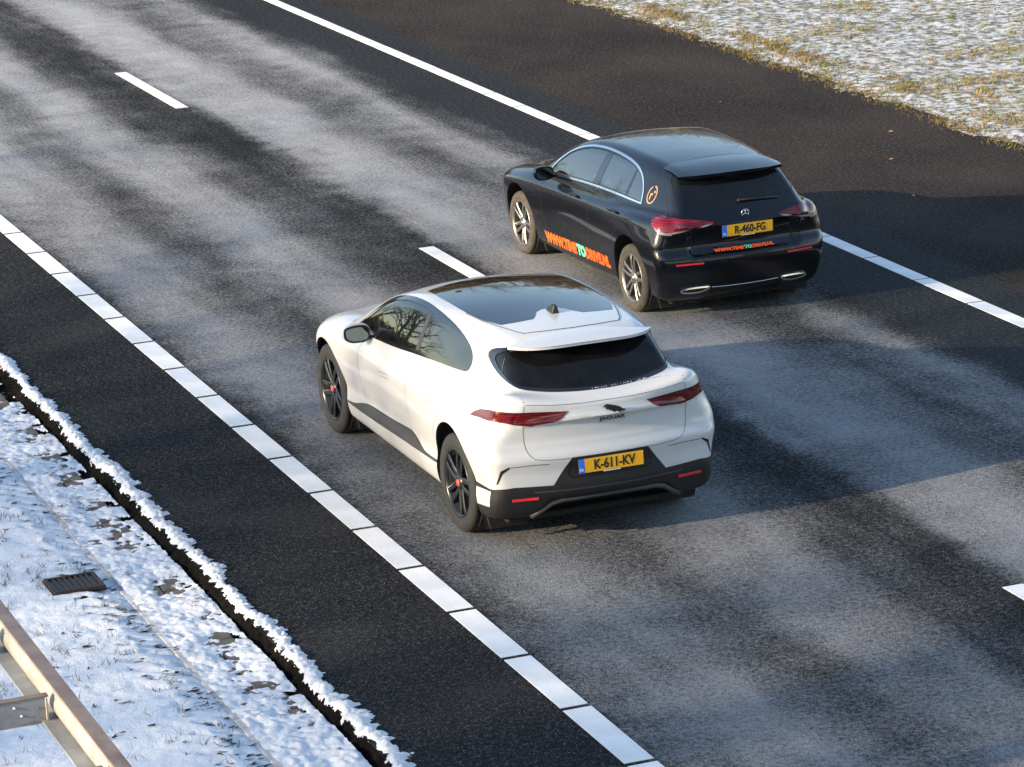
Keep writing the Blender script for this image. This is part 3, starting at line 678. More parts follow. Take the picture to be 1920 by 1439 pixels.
    leap = [(-.085,.030),(-.080,.048),(-.060,.056),(-.035,.050),(-.010,.043),(.020,.034),(.050,.020),(.072,.004),(.094,-.002),(.076,-.014),(.058,-.010),(.050,-.020),(.030,-.014),(.022,-.006),(.006,-.014),(-.008,-.008),(-.030,.006),(-.040,.004),(-.048,.018),(-.055,.010),(-.068,.022),(-.066,.034)]
    Q, g = s.hit('rear', [.03, .03], [1.075, 1.02]); y0 = min(Q[0][1], Q[1][1]) - .008; V = [(.035 + a, y0, 1.035 + b) for a, b in leap] + [(.035 + a, y0 - .004, 1.035 + b) for a, b in leap]; n = len(leap)
    me = pyd('leaping_cat_emblem', V, [tuple(range(n)), tuple(range(2 * n - 1, n - 1, -1))] + [(i, i + n, (i + 1) % n + n, (i + 1) % n) for i in range(n)]); obj('leaping_cat_emblem', me, M['ink'], T)
    s.ribbon('bumper_ledge', [(-.60,.478),(-.30,.470),(0,.468),(.30,.470),(.60,.478)], 'rear', .012, M['cladding_dusty'], B, lift=.003)  # paler strip painted where the bumper's ledge catches light
    s.ribbon('plate_recess', [(-.31,.700),(-.335,.585),(-.30,.560),(.30,.560),(.335,.585),(.31,.700)], 'rear', .008, M['black_gloss'], B, lift=.004)
    # diffuser bar and underbody
    B2 = MB(); B2.tube([(-.60,-.66,.270),(-.54,-.69,.305),(-.45,-.72,.368),(-.38,-.735,.384),(0,-.745,.388),(.38,-.735,.384),(.45,-.72,.368),(.54,-.69,.305),(.60,-.66,.270)], .022, 8); B2.build('diffuser', M['cladding_dusty'], B, smooth=True)
    MB().box((0, 1.5, .205), (1.45, 4.0, .05), ch=.02).build('underbody', M['dark'], car)
    # wheel wells
    def liner(cy, cz, rx, rz):
        for sg in (-1, 1):
            pts = arch(cy, cz, rx, rz, .13)[:-1] + [arch(cy, cz, rx, rz, .13)[-1]]; pts = [pts[-1]] + pts[:-1]
            Q, g = s.hit('side', [p[0] for p in pts], [max(p[1], .235) for p in pts], sg); V = []; Fc = []; n = len(pts)
            for (a, b), q in zip(pts, Q):
                x = q[0]; V += [(x - sg * .001, a, b), (x - sg * .03, cy + (a - cy) * 1.0, b), (x - sg * .035, cy + (a - cy) * 1.04, cz + (b - cz) * 1.04 if b > cz else b), (sg * .52, cy + (a - cy) * 1.04, cz + (b - cz) * 1.04 if b > cz else b)]
            for i in range(n - 1):
                for j in range(3): Fc.append((i * 4 + j, i * 4 + j + 1, (i + 1) * 4 + j + 1, (i + 1) * 4 + j))
            Fc.append(tuple(i * 4 + 3 for i in range(n))); obj('wheel_well', pyd('wheel_well', V, Fc), M['dark'], car)
    liner(.055, .40, .425, .455); liner(3.035, .40, .425, .425)
    W0 = wheel('wheel', .382, .245, .262, 'swept', M['rubber'], M['rim_dark'], M['brake_red'])
    for k, (x, y) in enumerate(((-.925, .045), (-.925, 3.035), (.925, .045), (.925, 3.035))):
        W_ = W0 if k == 0 else copy_tree(W0); flat_tree(W_, car, x, y, .382, x > 0)
        for ch in W_.children: ch.rotation_euler = (0.5 * k + .2, 0, 0)
    # mirrors
    for sg in (-1, 1):
        d = M['white_paint']; bm = bmesh.new(); bmesh.ops.create_icosphere(bm, subdivisions=4, radius=1)
        for v in bm.verts:
            x, y, z = v.co; e = lambda t, q: math.copysign(abs(t) ** q, t)
            yy = e(y, .7) * .085; yy = max(yy, -.030 + .02 * abs(z))
            v.co = (sg * 1.000 + e(x, .75) * .115, 2.03 + yy - .12 * (x * sg < 0) * 0, 1.105 + e(z, .75) * .076 * (1 - .15 * x * sg))
        me = bpy.data.meshes.new('door_mirror'); bm.to_mesh(me); bm.free(); mo = obj('door_mirror', me, pw, car, smooth=True)
        pr = rounded([(sg*.115,.045),(sg*.09,-.062),(-sg*.06,-.072),(-sg*.11,-.045),(-sg*.105,.050),(-sg*.05,.072),(sg*.06,.068)], 2)
        def slab(p, yy, nm, mt): 
            V = [(sg*1.005 + a, yy, 1.105 + b) for a, b in p] + [(sg*1.005 + a, yy - .005, 1.105 + b) for a, b in p]; n = len(p)
            return obj(nm, pyd(nm, V, [tuple(range(n)), tuple(range(2*n-1, n-1, -1))] + [(i, i+n, (i+1)%n+n, (i+1)%n) for i in range(n)]), mt, mo)
        slab(offset(pr, -.004), 1.996, 'mirror_rim', M['ink']); slab(offset(pr, .013), 1.991, 'mirror_glass', M['mirror'])
        MB().box((sg*.90, 2.05, 1.055), (.12, .05, .035), ch=.012).build('mirror_arm', M['ink'], mo)
    # antenna fin
    V = []; 
    fin = MB(); fin.add([(-.030,.35,1.545),(.030,.35,1.545),(.036,.19,1.545),(-.036,.19,1.545),(-.014,.25,1.612),(.014,.25,1.612),(.012,.19,1.618),(-.012,.19,1.618)], [(0,1,2,3),(0,4,5,1),(1,5,6,2),(2,6,7,3),(3,7,4,0),(4,7,6,5)])
    fo = fin.build('antenna_fin', M['ink'], car); b = fo.modifiers.new('b', 'BEVEL'); b.width = .014; b.segments = 3
    # snow clinging along the lower edge of the rear window
    sn = MB()
    for i in range(55):
        x = -.1 + .64 * random.random() ** .8; Q, g = s.hit('rear', [x], [1.176 + .02 * abs(x)]); h_ = random.uniform(.002, .008) * (1.7 if x > .3 else 1)
        c = Q[0] + g[0] * .003; sn.add([c + np.array((-h_ * .8, 0, -.006)), c + np.array((h_ * .8, 0, -.006)), c + np.array((random.uniform(-.5, .5) * h_, .3 * h_, h_)), c + g[0] * .006], [(0, 1, 3), (1, 2, 3), (2, 0, 3)])
    sn.build('snow_crumbs', M['snow_bits'], RG); bpy.data.objects[RG.children[0].name]['kind'] = 'stuff'
    # cabin
    for x, y in ((-.38, 1.45), (.38, 1.45), (-.38, .55), (.38, .55)): seat(car, x, y, .62, M['seat'])
    MB().box((0, 2.25, .92), (1.45, .55, .20), ch=.06).build('dashboard', M['seat'], car, smooth=True)
    st = MB(); V = []; 
    st.tube([Vector((-.38 + .18 * math.cos(a), 1.93 + .05 * math.sin(a), .93 + .17 * math.sin(a))) for a in [i * math.pi / 12 for i in range(25)]], .014, 6, False); st.build('steering_wheel', M['seat'], car, smooth=True)
    return car, s
white, SW = white_car()
driver('driver in a pale blue jacket at the wheel of the white car', (CWL, CWR), -.38, 1.42, .72, M['jacket_blue'], CWR)
# ================================================================== black hatchback
CBL = (5.320, 24.29, 0.0); CBR = 0.0176
def black_car():
    car = empty('car', CBL, CBR)
    tag(car, 'black five-door hatchback with orange web address lettering and silver wheels', 'car')
    s = Shell(make_black); pb = M['black_paint']
    a_r = arch(-.08, .345, .375, .400, .08); a_f = arch(2.655, .345, .385, .400, .08)
    win = rounded([(1.93,1.00),(1.85,1.09),(1.735,1.180),(1.621,1.249),(1.444,1.311),(1.262,1.350),(1.055,1.370),(.821,1.376),(.576,1.368),(.375,1.352),(.207,1.322),(.085,1.272),(-.012,1.195),(-.072,1.110),(-.095,1.026),(.417,1.037),(.867,1.031),(1.331,1.010),(1.749,.978),(1.92,.965)], 1, keep=(14,))
    win_in = offset(win, .018); win_g = offset(win, .030)
    fd = [(1.93,.30),(2.02,.55),(2.04,.80),(1.98,.92),(1.92,.965),(1.749,.978),(1.331,1.010),(.845,1.033),(.845,.30)]
    rd = [(.845,.30),(.845,1.033),(.417,1.037),(-.06,1.028),(-.04,.95),(.06,.84),(.16,.76),(.27,.66),(.34,.50),(.40,.30)]
    for sg in (-1, 1):
        t = 'L' if sg < 0 else 'R'
        s.mark('arch', a_r, 'side', sg, cond=lambda c, n, sg=sg: c.x * sg > .50); s.mark('arch', a_f, 'side', sg, cond=lambda c, n, sg=sg: c.x * sg > .50)
        s.mark('wtrim' + t, win, 'side', sg); s.mark('seal' + t, win_in, 'side', sg, over=('wtrim' + t,)); s.mark('win' + t, win_g, 'side', sg, over=('seal' + t,))
        s.mark('bp' + t, [(.895, 1.6), (.935, .9), (.775, .9), (.800, 1.6)], 'side', sg, over=('win' + t,))
        s.mark('bq' + t, [(.235, 1.6), (.245, .9), (.205, .9), (.205, 1.6)], 'side', sg, over=('win' + t,))
        s.mark('wrear' + t, [(.84, 1.6), (.84, .9), (.215, .9), (.215, 1.6)], 'side', sg, over=('win' + t,))
        s.mark('wq' + t, [(.22, 1.6), (.22, .9), (-.3, .9), (-.3, 1.6)], 'side', sg, over=('win' + t,))
        s.mark('sill' + t, [(2.26,.12),(2.26,.222),(1.9,.222),(.42,.250),(.29,.250),(.29,.12)], 'side', sg, cond=lambda c, n, sg=sg: c.x * sg > .5)
        s.mark('fdoor' + t, fd, 'side', sg); s.mark('rdoor' + t, rd, 'side', sg)
    rw = rounded([(-.50,1.335),(-.555,1.30),(-.585,1.21),(-.598,1.142),(-.575,1.098),(-.43,1.080),(-.23,1.068),(0,1.064),(.23,1.068),(.43,1.080),(.575,1.098),(.598,1.142),(.585,1.21),(.555,1.30),(.50,1.335)], 1)
    s.mark('rglass', rw, 'rear', cond=lambda c, n: n.y < -.1 and c.y < -.1 and c.z < 1.36)
    tl = [(-.325,.933),(-.42,.956),(-.55,.976),(-.66,.989),(-.72,.988),(-.72,.847),(-.715,.848),(-.58,.868),(-.42,.908)]
    lo = [(-.335,.926),(-.42,.908),(-.58,.868),(-.72,.847),(-.72,.866),(-.58,.888),(-.42,.920)]
    tls = [(-.470,.962),(-.490,.985),(-.55,.998),(-.74,.998),(-.74,.84),(-.68,.843),(-.62,.868),(-.53,.915)]
    for sg in (-1, 1):
        t = 'L' if sg < 0 else 'R'; m_ = (lambda q: q) if sg < 0 else mirror_x; cc = lambda c, n, sg=sg: c.y < -.485 and .28 < c.x * sg < .722 and n.y < -.05
        s.mark('lamp' + t, m_(tl), 'rear', cond=lambda c, n, sg=sg: c.y < -.485 and .28 < c.x * sg < .722 and n.y < -.05)
        s.mark('lampside' + t, tls, 'side', sg, cond=lambda c, n, sg=sg: c.x * sg > .718 and c.y < -.30)
        s.mark('clear' + t, m_(lo), 'rear', over=('lamp' + t, 'body', 'lampside' + t), cond=cc)
        s.mark('clear' + t, [(-.74,.838),(-.74,.864),(-.68,.862),(-.62,.886),(-.57,.912),(-.585,.890),(-.64,.852),(-.69,.840)], 'side', sg, over=('lampside' + t, 'body'), cond=lambda c, n, sg=sg: c.x * sg > .718 and c.y < -.3)
    tg = rounded([(-.60,1.36),(-.645,1.14),(-.655,1.06),(-.64,.99),(-.62,.905),(-.56,.81),(-.53,.727),(-.49,.667),(-.438,.632),(-.315,.616),(.315,.616),(.438,.632),(.49,.667),(.53,.727),(.56,.81),(.62,.905),(.64,.99),(.655,1.06),(.645,1.14),(.60,1.36)], 1)
    s.mark('tgate', tg, 'rear', cond=lambda c, n: n.y < -.1 and c.y < -.40)
    s.mark('bump', [(-.97,.615),(.97,.615),(.97,.05),(-.97,.05)], 'rear', cond=lambda c, n: c.y < -.47 and c.z < .63)
    ws = [(-.56,1.50),(-.3,1.55),(0,1.57),(.3,1.55),(.56,1.50),(.68,1.98),(.68,2.16),(.35,2.26),(0,2.30),(-.35,2.26),(-.68,2.16),(-.68,1.98)]
    s.mark('wscreen', ws, 'top', cond=lambda c, n: n.z > .3 and c.z > .95)
    hd = [(-.68,2.28),(-.35,2.38),(0,2.42),(.35,2.38),(.68,2.28),(.70,2.9),(.62,3.25),(.35,3.40),(0,3.44),(-.35,3.40),(-.62,3.25),(-.70,2.9)]
    s.mark('hood', hd, 'top', cond=lambda c, n: n.z > .3)
    for sg in (-1, 1): s.mark('head' + ('L' if sg < 0 else 'R'), [(a * sg, b) for a, b in [(.42,.62),(.62,.70),(.80,.74),(.84,.70),(.72,.60),(.5,.58)]], 'rear', cond=lambda c, n: c.y > 2.9)
    s.mark('grille', [(-.38,.38),(.38,.38),(.40,.62),(-.40,.62)], 'rear', cond=lambda c, n: n.y > .5 and c.y > 3.)
    s.finish(); s.extract('body', 'body', pb, car)
    for t, sg in (('L', -1), ('R', 1)):
        s.extract('wtrim' + t, 'chrome_window_trim', M['chrome'], car, .004); s.extract('seal' + t, 'window_seal', M['ink'], car, .001)
        s.extract('win' + t, 'front_window', M['glass_clear'], car, -.003); s.extract('wrear' + t, 'rear_side_window', M['glass_clear'], car, -.003); s.extract('wq' + t, 'quarter_window', M['glass_clear'], car, -.003)
        s.extract('bp' + t, 'door_pillar', M['black_gloss'], car, -.001); s.extract('bq' + t, 'quarter_bar', M['black_gloss'], car, -.001); s.extract('sill' + t, 'sill', M['cladding_dusty'], car, .002)
        d1 = s.extract('fdoor' + t, 'front_door', pb, car); d2 = s.extract('rdoor' + t, 'rear_door', pb, car)
        s.ribbon('door_gap', [(.845,.32),(.845,1.030)], 'side', .004, M['seam'], d1, sg); s.ribbon('door_gap', [(1.93,.32),(2.02,.55),(2.04,.80),(1.98,.92)], 'side', .004, M['seam'], d1, sg)
        s.ribbon('door_gap', rounded([(-.06,1.028),(-.04,.95),(.06,.84),(.16,.76),(.27,.66),(.34,.50)], 1)[2:-2], 'side', .004, M['seam'], d2, sg)
        for d, y0, z0 in ((d1, 1.20, .882), (d2, .25, .908)):
            Q, g = s.hit('side', [y0 + .10, y0, y0 - .10], [z0 - .004, z0, z0 + .003], sg); h_ = MB(); P = [Vector(q) + Vector(n_) * l for q, n_, l in zip(Q, g, (.006, .034, .006))]
            P = [Vector(Q[0]) + Vector(g[0]) * .002, Vector(Q[0]) * .7 + Vector(Q[1]) * .3 + Vector(g[1]) * .030, Vector(Q[1]) + Vector(g[1]) * .036, Vector(Q[2]) * .7 + Vector(Q[1]) * .3 + Vector(g[1]) * .030, Vector(Q[2]) + Vector(g[2]) * .002]
            h_.tube(P, .013, 8); h_.build('door_handle', pb, d, smooth=True)
        L = s.extract('lamp' + t, 'tail_light', M['lamp_bright'] if t == 'L' else M['lamp_red'], car, .004)  # left lens takes a brighter red for the sun falling on it
        s.extract('lampside' + t, 'lamp_corner', M['lamp_bright'] if t == 'L' else M['lamp_red'], L, .004); s.extract('clear' + t, 'clear_strip', M['lamp_clear'], L, .005)
        q = sg; s.ribbon('dark_insert', [(q*.42,.937),(q*.52,.932),(q*.62,.928),(q*.70,.925)], 'rear', .044, M['lamp_deep'], L, lift=.0065); s.ribbon('lamp_split', [(q*.56,.985),(q*.565,.87)], 'rear', .006, M['seam'], L, lift=.008)
        s.extract('head' + t, 'headlight', M['lamp_clear'], car, .003)
    RG = s.extract('rglass', 'rear_window', M['glass_rear'], car, -.003); pass
    T = s.extract('tgate', 'tailgate', pb, car); B = s.extract('bump', 'rear_bumper', pb, car, .001)
    s.extract('wscreen', 'windscreen', M['glass_clear'], car); s.extract('hood', 'bonnet', pb, car); s.extract('grille', 'grille', M['cladding'], car)
    s.ribbon('tailgate_gap', [p for p in tg if p[1] < .94], 'rear', .005, M['seam'], T)
    s.ribbon('roof_gap', [(-.505,-.165),(-.36,-.135),(-.18,-.118),(0,-.112),(.18,-.118),(.36,-.135),(.505,-.165)], 'top', .009, M['seam'], car)
    for q in (-1, 1): s.ribbon('tailgate_gap', [(-.165,1.345),(-.25,1.285),(-.417,1.140),(-.51,1.060),(-.55,1.0)], 'side', .007, M['seam'], car, q)
    for q in (-1, 1):
        Q, g = s.hit('rear', [q*.57], [.560]); a = math.atan2(g[0][0], -g[0][1]); MB().box(Q[0], (.27, .010, .017), Matrix.Rotation(a, 3, 'Z'), ch=.004).build('reflector', M['reflector'], B)
        # exhaust trims
        hx = rounded([(-.150,.014),(-.135,-.022),(-.05,-.036),(.06,-.034),(.135,.000),(.150,.034),(.03,.036),(-.09,.032)], 1)
        hx = [(a_ * -q, b_) for a_, b_ in hx]; inn = offset(hx, .014); V = []; n = len(hx); x0, z0 = q * .51, .298
        Q, g = s.hit('rear', [x0 + a_ for a_, b_ in hx], [z0 + b_ for a_, b_ in hx]); 
        for (a_, b_), (c_, d_), qq in zip(hx, inn, Q): V += [(x0 + a_, qq[1] + .01, z0 + b_), (x0 + a_, qq[1] - .018, z0 + b_), (x0 + c_, qq[1] - .020, z0 + d_), (x0 + c_, qq[1] + .05, z0 + d_)]
        ex = obj('exhaust_trim', pyd('exhaust_trim', V, [(i*4+j, i*4+j+1, ((i+1)%n)*4+j+1, ((i+1)%n)*4+j) for i in range(n) for j in range(3)]), M['chrome'], B, smooth=False)
        V = [(x0 + c_, qq[1] - .0185, z0 + d_) for (c_, d_), qq in zip(inn, Q)]; obj('exhaust_opening', pyd('exhaust_opening', V, [tuple(range(n))]), M['ink'], ex)
    s.ribbon('chrome_strip', [(-.345,.312),(-.2,.306),(0,.304),(.2,.306),(.345,.312)], 'rear', .010, M['chrome'], B, thick=.006)
    s.ribbon('diffuser', [(-.345,.27),(0,.262),(.345,.27)], 'rear', .060, M['cladding'], B, lift=.002)
    Q, g = s.hit('rear', [0., 0., 0.], [.79, .848, .908]); plate(car, (-.005, min(Q[:, 1]) - .006, .850), .0, 'R-460-FG')
    Q, g = s.hit('rear', [0.], [.978]); yb_ = Q[0][1] - .006; b = MB()
    b.tube([(.036 * math.cos(a), yb_, .984 + .036 * math.sin(a)) for a in [i * math.pi / 14 for i in range(29)]], .0042, 6, False)
    for k in range(3):
        a = math.pi / 2 + k * 2 * math.pi / 3; b.tube([(0, yb_ - .003, .984), (.034 * math.cos(a), yb_, .984 + .034 * math.sin(a))], [.0075, .0015], 6)
    b.build('star_emblem', M['chrome'], T, smooth=True)
    def conform(me, view, sg, a0, b0, ang, lift):
        ca, sa = math.cos(ang), math.sin(ang); A, Bv = [], []
        for v in me.vertices:
            u, w_ = v.co.x, v.co.y; A.append(a0 + (u * ca - w_ * sa) * (1 if view == 'rear' else sg)); Bv.append(b0 + u * sa + w_ * ca)
        Q, g = s.hit(view, A, Bv, sg)
        for v, q, n_ in zip(me.vertices, Q, g): v.co = Vector(q) + Vector(n_) * (lift + v.co.z)
        me.update(); return me
    def web(view, sg, a0, b0, size, sx, off, par, L_, ang=0.0, lift=.002):
        segs = (('WWW.TIME', 'orange'), ('TO', 'teal'), ('DRIVE.NL', 'orange')); ms = [text_mesh(t_, size, sx, off, .0006, 'LEFT') for t_, _ in segs]
        ws_ = [max(v.co.x for v in m.vertices) - min(v.co.x for v in m.vertices) for m in ms]; gp = size * .05; k = L_ / (sum(ws_) + 2 * gp); x = -L_ / 2
        for m, w_, (t_, c_) in zip(ms, ws_, segs):
            mn = min(v.co.x for v in m.vertices)
            for v in m.vertices: v.co.x = x + (v.co.x - mn) * k
            x += (w_ + gp) * k; obj('web_address_text', conform(m, view, sg, a0, b0, ang, lift), M[c_], par)
    web('side', -1, 1.225, .334, .136, .7, .0105, car, 1.62, .036); web('side', 1, 1.225, .334, .136, .7, .0105, car, 1.62, -.036)
    web('rear', -1, 0.0, .652, .036, .9, .0022, T, .62)
    # laurel sticker on the rear pillar
    wr = MB()
    for i in range(22):
        a = math.pi * (.62 + 1.76 * i / 21)
        for rr_, da in ((.070, .5), (.060, -.4)):
            u, v = rr_ * math.cos(a), rr_ * 1.15 * math.sin(a); an = a + math.pi / 2 + da
            for k in (0,): wr.add([(u, v, 0), (u + .014 * math.cos(an) - .008 * math.sin(an), v + .014 * math.sin(an) + .008 * math.cos(an), 0), (u + .026 * math.cos(an), v + .026 * math.sin(an), 0), (u + .014 * math.cos(an) + .008 * math.sin(an), v + .014 * math.sin(an) - .008 * math.cos(an), 0)], [(0, 1, 2, 3)])
    for a, b_, c_, d_ in ((.018, .016, .040, .036),): wr.add([(a, b_, 0), (c_, b_, 0), (c_, d_, 0), (a, d_, 0)], [(0, 1, 2, 3)])
    me = wr.mesh('laurel_sticker', False); bmm = bmesh.new(); bmm.from_mesh(me); bmm.to_mesh(me); bmm.free()
    for v in me.vertices: v.co.x, v.co.y = v.co.x, v.co.y
    me_r = text_mesh('r', .105, 1.0, .004); [setattr(v.co, 'x', v.co.x - .008) for v in me_r.vertices]; obj('sticker_letter', conform(me_r, 'side', -1, -.205, 1.122, .12, .003), M['bronze'], car)
    obj('laurel_sticker', conform(me, 'side', -1, -.205, 1.128, .12, .0025), M['bronze'], car)
    spoiler(s, car, pb, -.125, -.592, 1.347, .540, 3.0, .106, .014, .030, -.47, 1.300)

    # wiper
    Q, g = s.hit('rear', [-.024, .18, .395], [1.084, 1.078, 1.066]); P = [Vector(q) + Vector(n_) * .020 for q, n_ in zip(Q, g)]; wv = MB(); wv.tube(P, [.011, .009, .005], 8); wv.tube([Vector(Q[0]) - Vector(g[0]) * .01, Vector(Q[0]) + Vector(g[0]) * .03], [.022, .016], 10); wv.build('rear_wiper', M['ink'], RG, smooth=True)
    MB().box((0, 1.3, .16), (1.35, 3.7, .05), ch=.02).build('underbody', M['dark'], car)
    for cy, rx, rz in ((-.08, .375, .400), (2.655, .385, .400)):
        for sg in (-1, 1):
            ar = arch(cy, .345, rx, rz, .10); pts = [ar[-1]] + ar[:-1]; Q, g = s.hit('side', [p[0] for p in pts], [max(p[1], .195) for p in pts], sg); V = []; Fc = []; n = len(pts)
            for (a, b_), q in zip(pts, Q):
                x = q[0]; V += [(x - sg * .001, a, b_), (x - sg * .03, a, b_), (x - sg * .035, cy + (a - cy) * 1.04, .345 + (b_ - .345) * 1.04 if b_ > .345 else b_), (sg * .50, cy + (a - cy) * 1.04, .345 + (b_ - .345) * 1.04 if b_ > .345 else b_)]
            for i in range(n - 1):
                for j in range(3): Fc.append((i * 4 + j, i * 4 + j + 1, (i + 1) * 4 + j + 1, (i + 1) * 4 + j))
            Fc.append(tuple(i * 4 + 3 for i in range(n))); obj('wheel_well', pyd('wheel_well', V, Fc), M['dark'], car)
    W0 = wheel('wheel', .325, .215, .232, 'twin', M['rubber_dusty'], M['rim_silver'], M['rim_silver'])
    for k, (x, y) in enumerate(((-.872, -.085), (-.872, 2.65), (.872, -.085), (.872, 2.65))):
        W_ = W0 if k == 0 else copy_tree(W0); flat_tree(W_, car, x, y, .325, x > 0)
        for ch in W_.children: ch.rotation_euler = (0.4 * k + .1, 0, 0)
    for sg in (-1, 1):
        bm = bmesh.new(); bmesh.ops.create_icosphere(bm, subdivisions=4, radius=1); e = lambda t_, q: math.copysign(abs(t_) ** q, t_)
        for v in bm.verts:
            x, y, z = v.co; yy = max(e(y, .7) * .075, -.024); v.co = (sg * .945 + e(x, .75) * .105, 1.80 + yy, 1.005 + e(z, .75) * .072)
        me = bpy.data.meshes.new('door_mirror'); bm.to_mesh(me); bm.free(); mo = obj('door_mirror', me, pb, car, smooth=True)
        pr = rounded([(sg*.095,.040),(sg*.075,-.056),(-sg*.055,-.060),(-sg*.09,-.035),(-sg*.085,.044),(-sg*.04,.060),(sg*.05,.058)], 2)
        V = [(sg*.945 + a, 1.774, 1.005 + b_) for a, b_ in pr] + [(sg*.945 + a, 1.770, 1.005 + b_) for a, b_ in pr]; n = len(pr)
        obj('mirror_glass', pyd('mirror_glass', V, [tuple(range(n)), tuple(range(2*n-1, n-1, -1))] + [(i, i+n, (i+1)%n+n, (i+1)%n) for i in range(n)]), M['mirror'], mo)
        MB().box((sg*.86, 1.83, .965), (.10, .05, .035), ch=.012).build('mirror_arm', M['ink'], mo)
    for x, y in ((-.36, 1.10), (.36, 1.10), (-.36, .25), (.36, .25)): seat(car, x, y, .50, M['seat'], .48)
    MB().box((0, 1.85, .80), (1.35, .5, .20), ch=.06).build('dashboard', M['seat'], car, smooth=True)
    st = MB(); st.tube([Vector((-.36 + .18 * math.cos(a), 1.56 + .05 * math.sin(a), .82 + .17 * math.sin(a))) for a in [i * math.pi / 12 for i in range(25)]], .014, 6, False); st.build('steering_wheel', M['seat'], car, smooth=True)
    return car, s
black, SB = black_car()
driver('driver in a dark teal jacket at the wheel of the black car', (CBL, CBR), -.36, 1.08, .60, M['jacket_dark'], CBR)
# ================================================================== the road
def bend(y): return -.00012855 * y * y
def road_x(n, v):
    q = n.xyz(v); return n.math('ADD', q[0], n.math('MULTIPLY', .00012855, n.math('MULTIPLY', q[1], q[1]))), q[1]
def asphalt_mat():
    n = N('salted_asphalt'); v = n.pos(); X, Y = road_x(n, v)
    comb = n.new('ShaderNodeCombineXYZ'); n.put(comb.inputs[0], X); n.put(comb.inputs[1], n.math('MULTIPLY', Y, .22)); st = comb.outputs[0]
    # residue follows the lanes: x wobbles, amount varies along the road
    wob = n.math('MULTIPLY', n.math('SUBTRACT', n.noise(st, .9, 3), .5), .55)
    wob2 = n.math('MULTIPLY', n.math('SUBTRACT', n.noise(v, 3.2, 4), .5), .30)
    Xw = n.math('ADD', X, n.math('ADD', wob, wob2)); T = n.math('DIVIDE', Xw, 8.0)
    prof = [(-.05,0),(.10,.06),(.32,.42),(.70,.66),(1.15,.62),(1.42,.42),(1.66,.35),(1.90,.46),(2.20,.70),(2.62,.60),(2.98,.22),(3.45,.08),(3.78,.14),(4.05,.62),(4.45,.78),(4.85,.64),(5.15,.38),(5.50,.32),(5.78,.46),(6.10,.58),(6.42,.22),(6.70,.03),(7.3,.0)]
    amt = n.ramp(T, [(max(0, a / 8.0), b) for a, b in prof])
    low = n.noise(st, 1.1, 4, .6, .4); mid = n.noise(v, 1.6, 5, .65, .3)
    cov = n.math('ADD', amt, n.math('MULTIPLY', n.math('SUBTRACT', low, .5), .88)); cov = n.math('ADD', cov, n.math('MULTIPLY', n.math('SUBTRACT', mid, .5), .55))
    cov = n.math('MULTIPLY', cov, n.math('MULTIPLY', n.ss(amt, .0, .12), 1.0))
    g1 = n.noise(v, 24, 4, .75); g2 = n.noise(v, 75, 3, .7); gr = n.math('ADD', n.math('MULTIPLY', g1, .5), n.math('MULTIPLY', g2, .5))
    m = n.math('ADD', cov, n.math('MULTIPLY', n.math('SUBTRACT', gr, .5), 3.2)); far = n.ss(Y, 18, 44)
    mask = n.ss(m, -.02, 1.05); mask = n.math('MULTIPLY', mask, n.math('ADD', .50, n.math('MULTIPLY', far, .36)))
    # stone chips of the asphalt
    ch = n.voro(v, 120, out='Color'); chv = n.xyz(ch)[0]; fine = n.noise(v, 160, 2)
    base = n.mix(n.ss(chv, .2, 1.0), (.008, .009, .010), (.027, .027, .028)); base = n.mix(n.math('MULTIPLY', n.math('GREATER_THAN', chv, .95), n.ss(fine, .4, .6)), base, (.16, .155, .15))
    shoulder = n.ss(n.math('ADD', X, n.math('MULTIPLY', n.noise(v, 1.5, 4), .3)), 7.95, 8.35)
    brown = n.mix(n.ss(n.noise(n.scale(v, (.5, .35, 1)), 1.0, 5), .3, .7), (.026, .020, .017), (.058, .046, .038)); brown = n.mix(n.ss(chv, .3, .9), n.mix(.6, brown, (.012, .010, .010)), brown)
    base = n.mix(shoulder, base, brown)
    smooth_ = n.math('MULTIPLY', n.ss(X, 6.35, 6.6), n.math('SUBTRACT', 1.0, n.ss(X, 7.9, 8.2))); base = n.mix(n.math('MULTIPLY', smooth_, .65), base, (.019, .022, .025))
    sun_patch = n.math('MULTIPLY', n.math('SUBTRACT', 1.0, n.ss(X, -.1, .2)), n.math('MULTIPLY', n.ss(n.noise(v, .8, 5), .45, .7), .35)); base = n.mix(sun_patch, base, (.050, .046, .042))  # brownish sunlit patches of the left shoulder, painted into the base colour
    # seam of the paving joint
    sm = n.math('ABSOLUTE', n.math('SUBTRACT', X, n.math('ADD', 3.98, n.math('MULTIPLY', n.math('SUBTRACT', n.noise(v, 6, 3), .5), .05)))); seam = n.math('SUBTRACT', 1.0, n.ss(sm, .004, .022)); base = n.mix(n.math('MULTIPLY', seam, .8), base, (.006, .006, .007))
    frost = n.mix(n.noise(v, 5, 3), (.39, .395, .41), (.58, .575, .57)); c = n.mix(mask, base, frost)
    h = n.math('ADD', n.math('MULTIPLY', n.voro(v, 70), .8), n.math('MULTIPLY', n.noise(v, 130, 2), .6))
    b = n.bsdf(Base_Color=c, Roughness=n.math('SUBTRACT', .86, n.math('MULTIPLY', smooth_, .18)), Normal=n.bump(h, .55, .008)); b.inputs['Specular IOR Level'].default_value = .03
    return n.done(b)
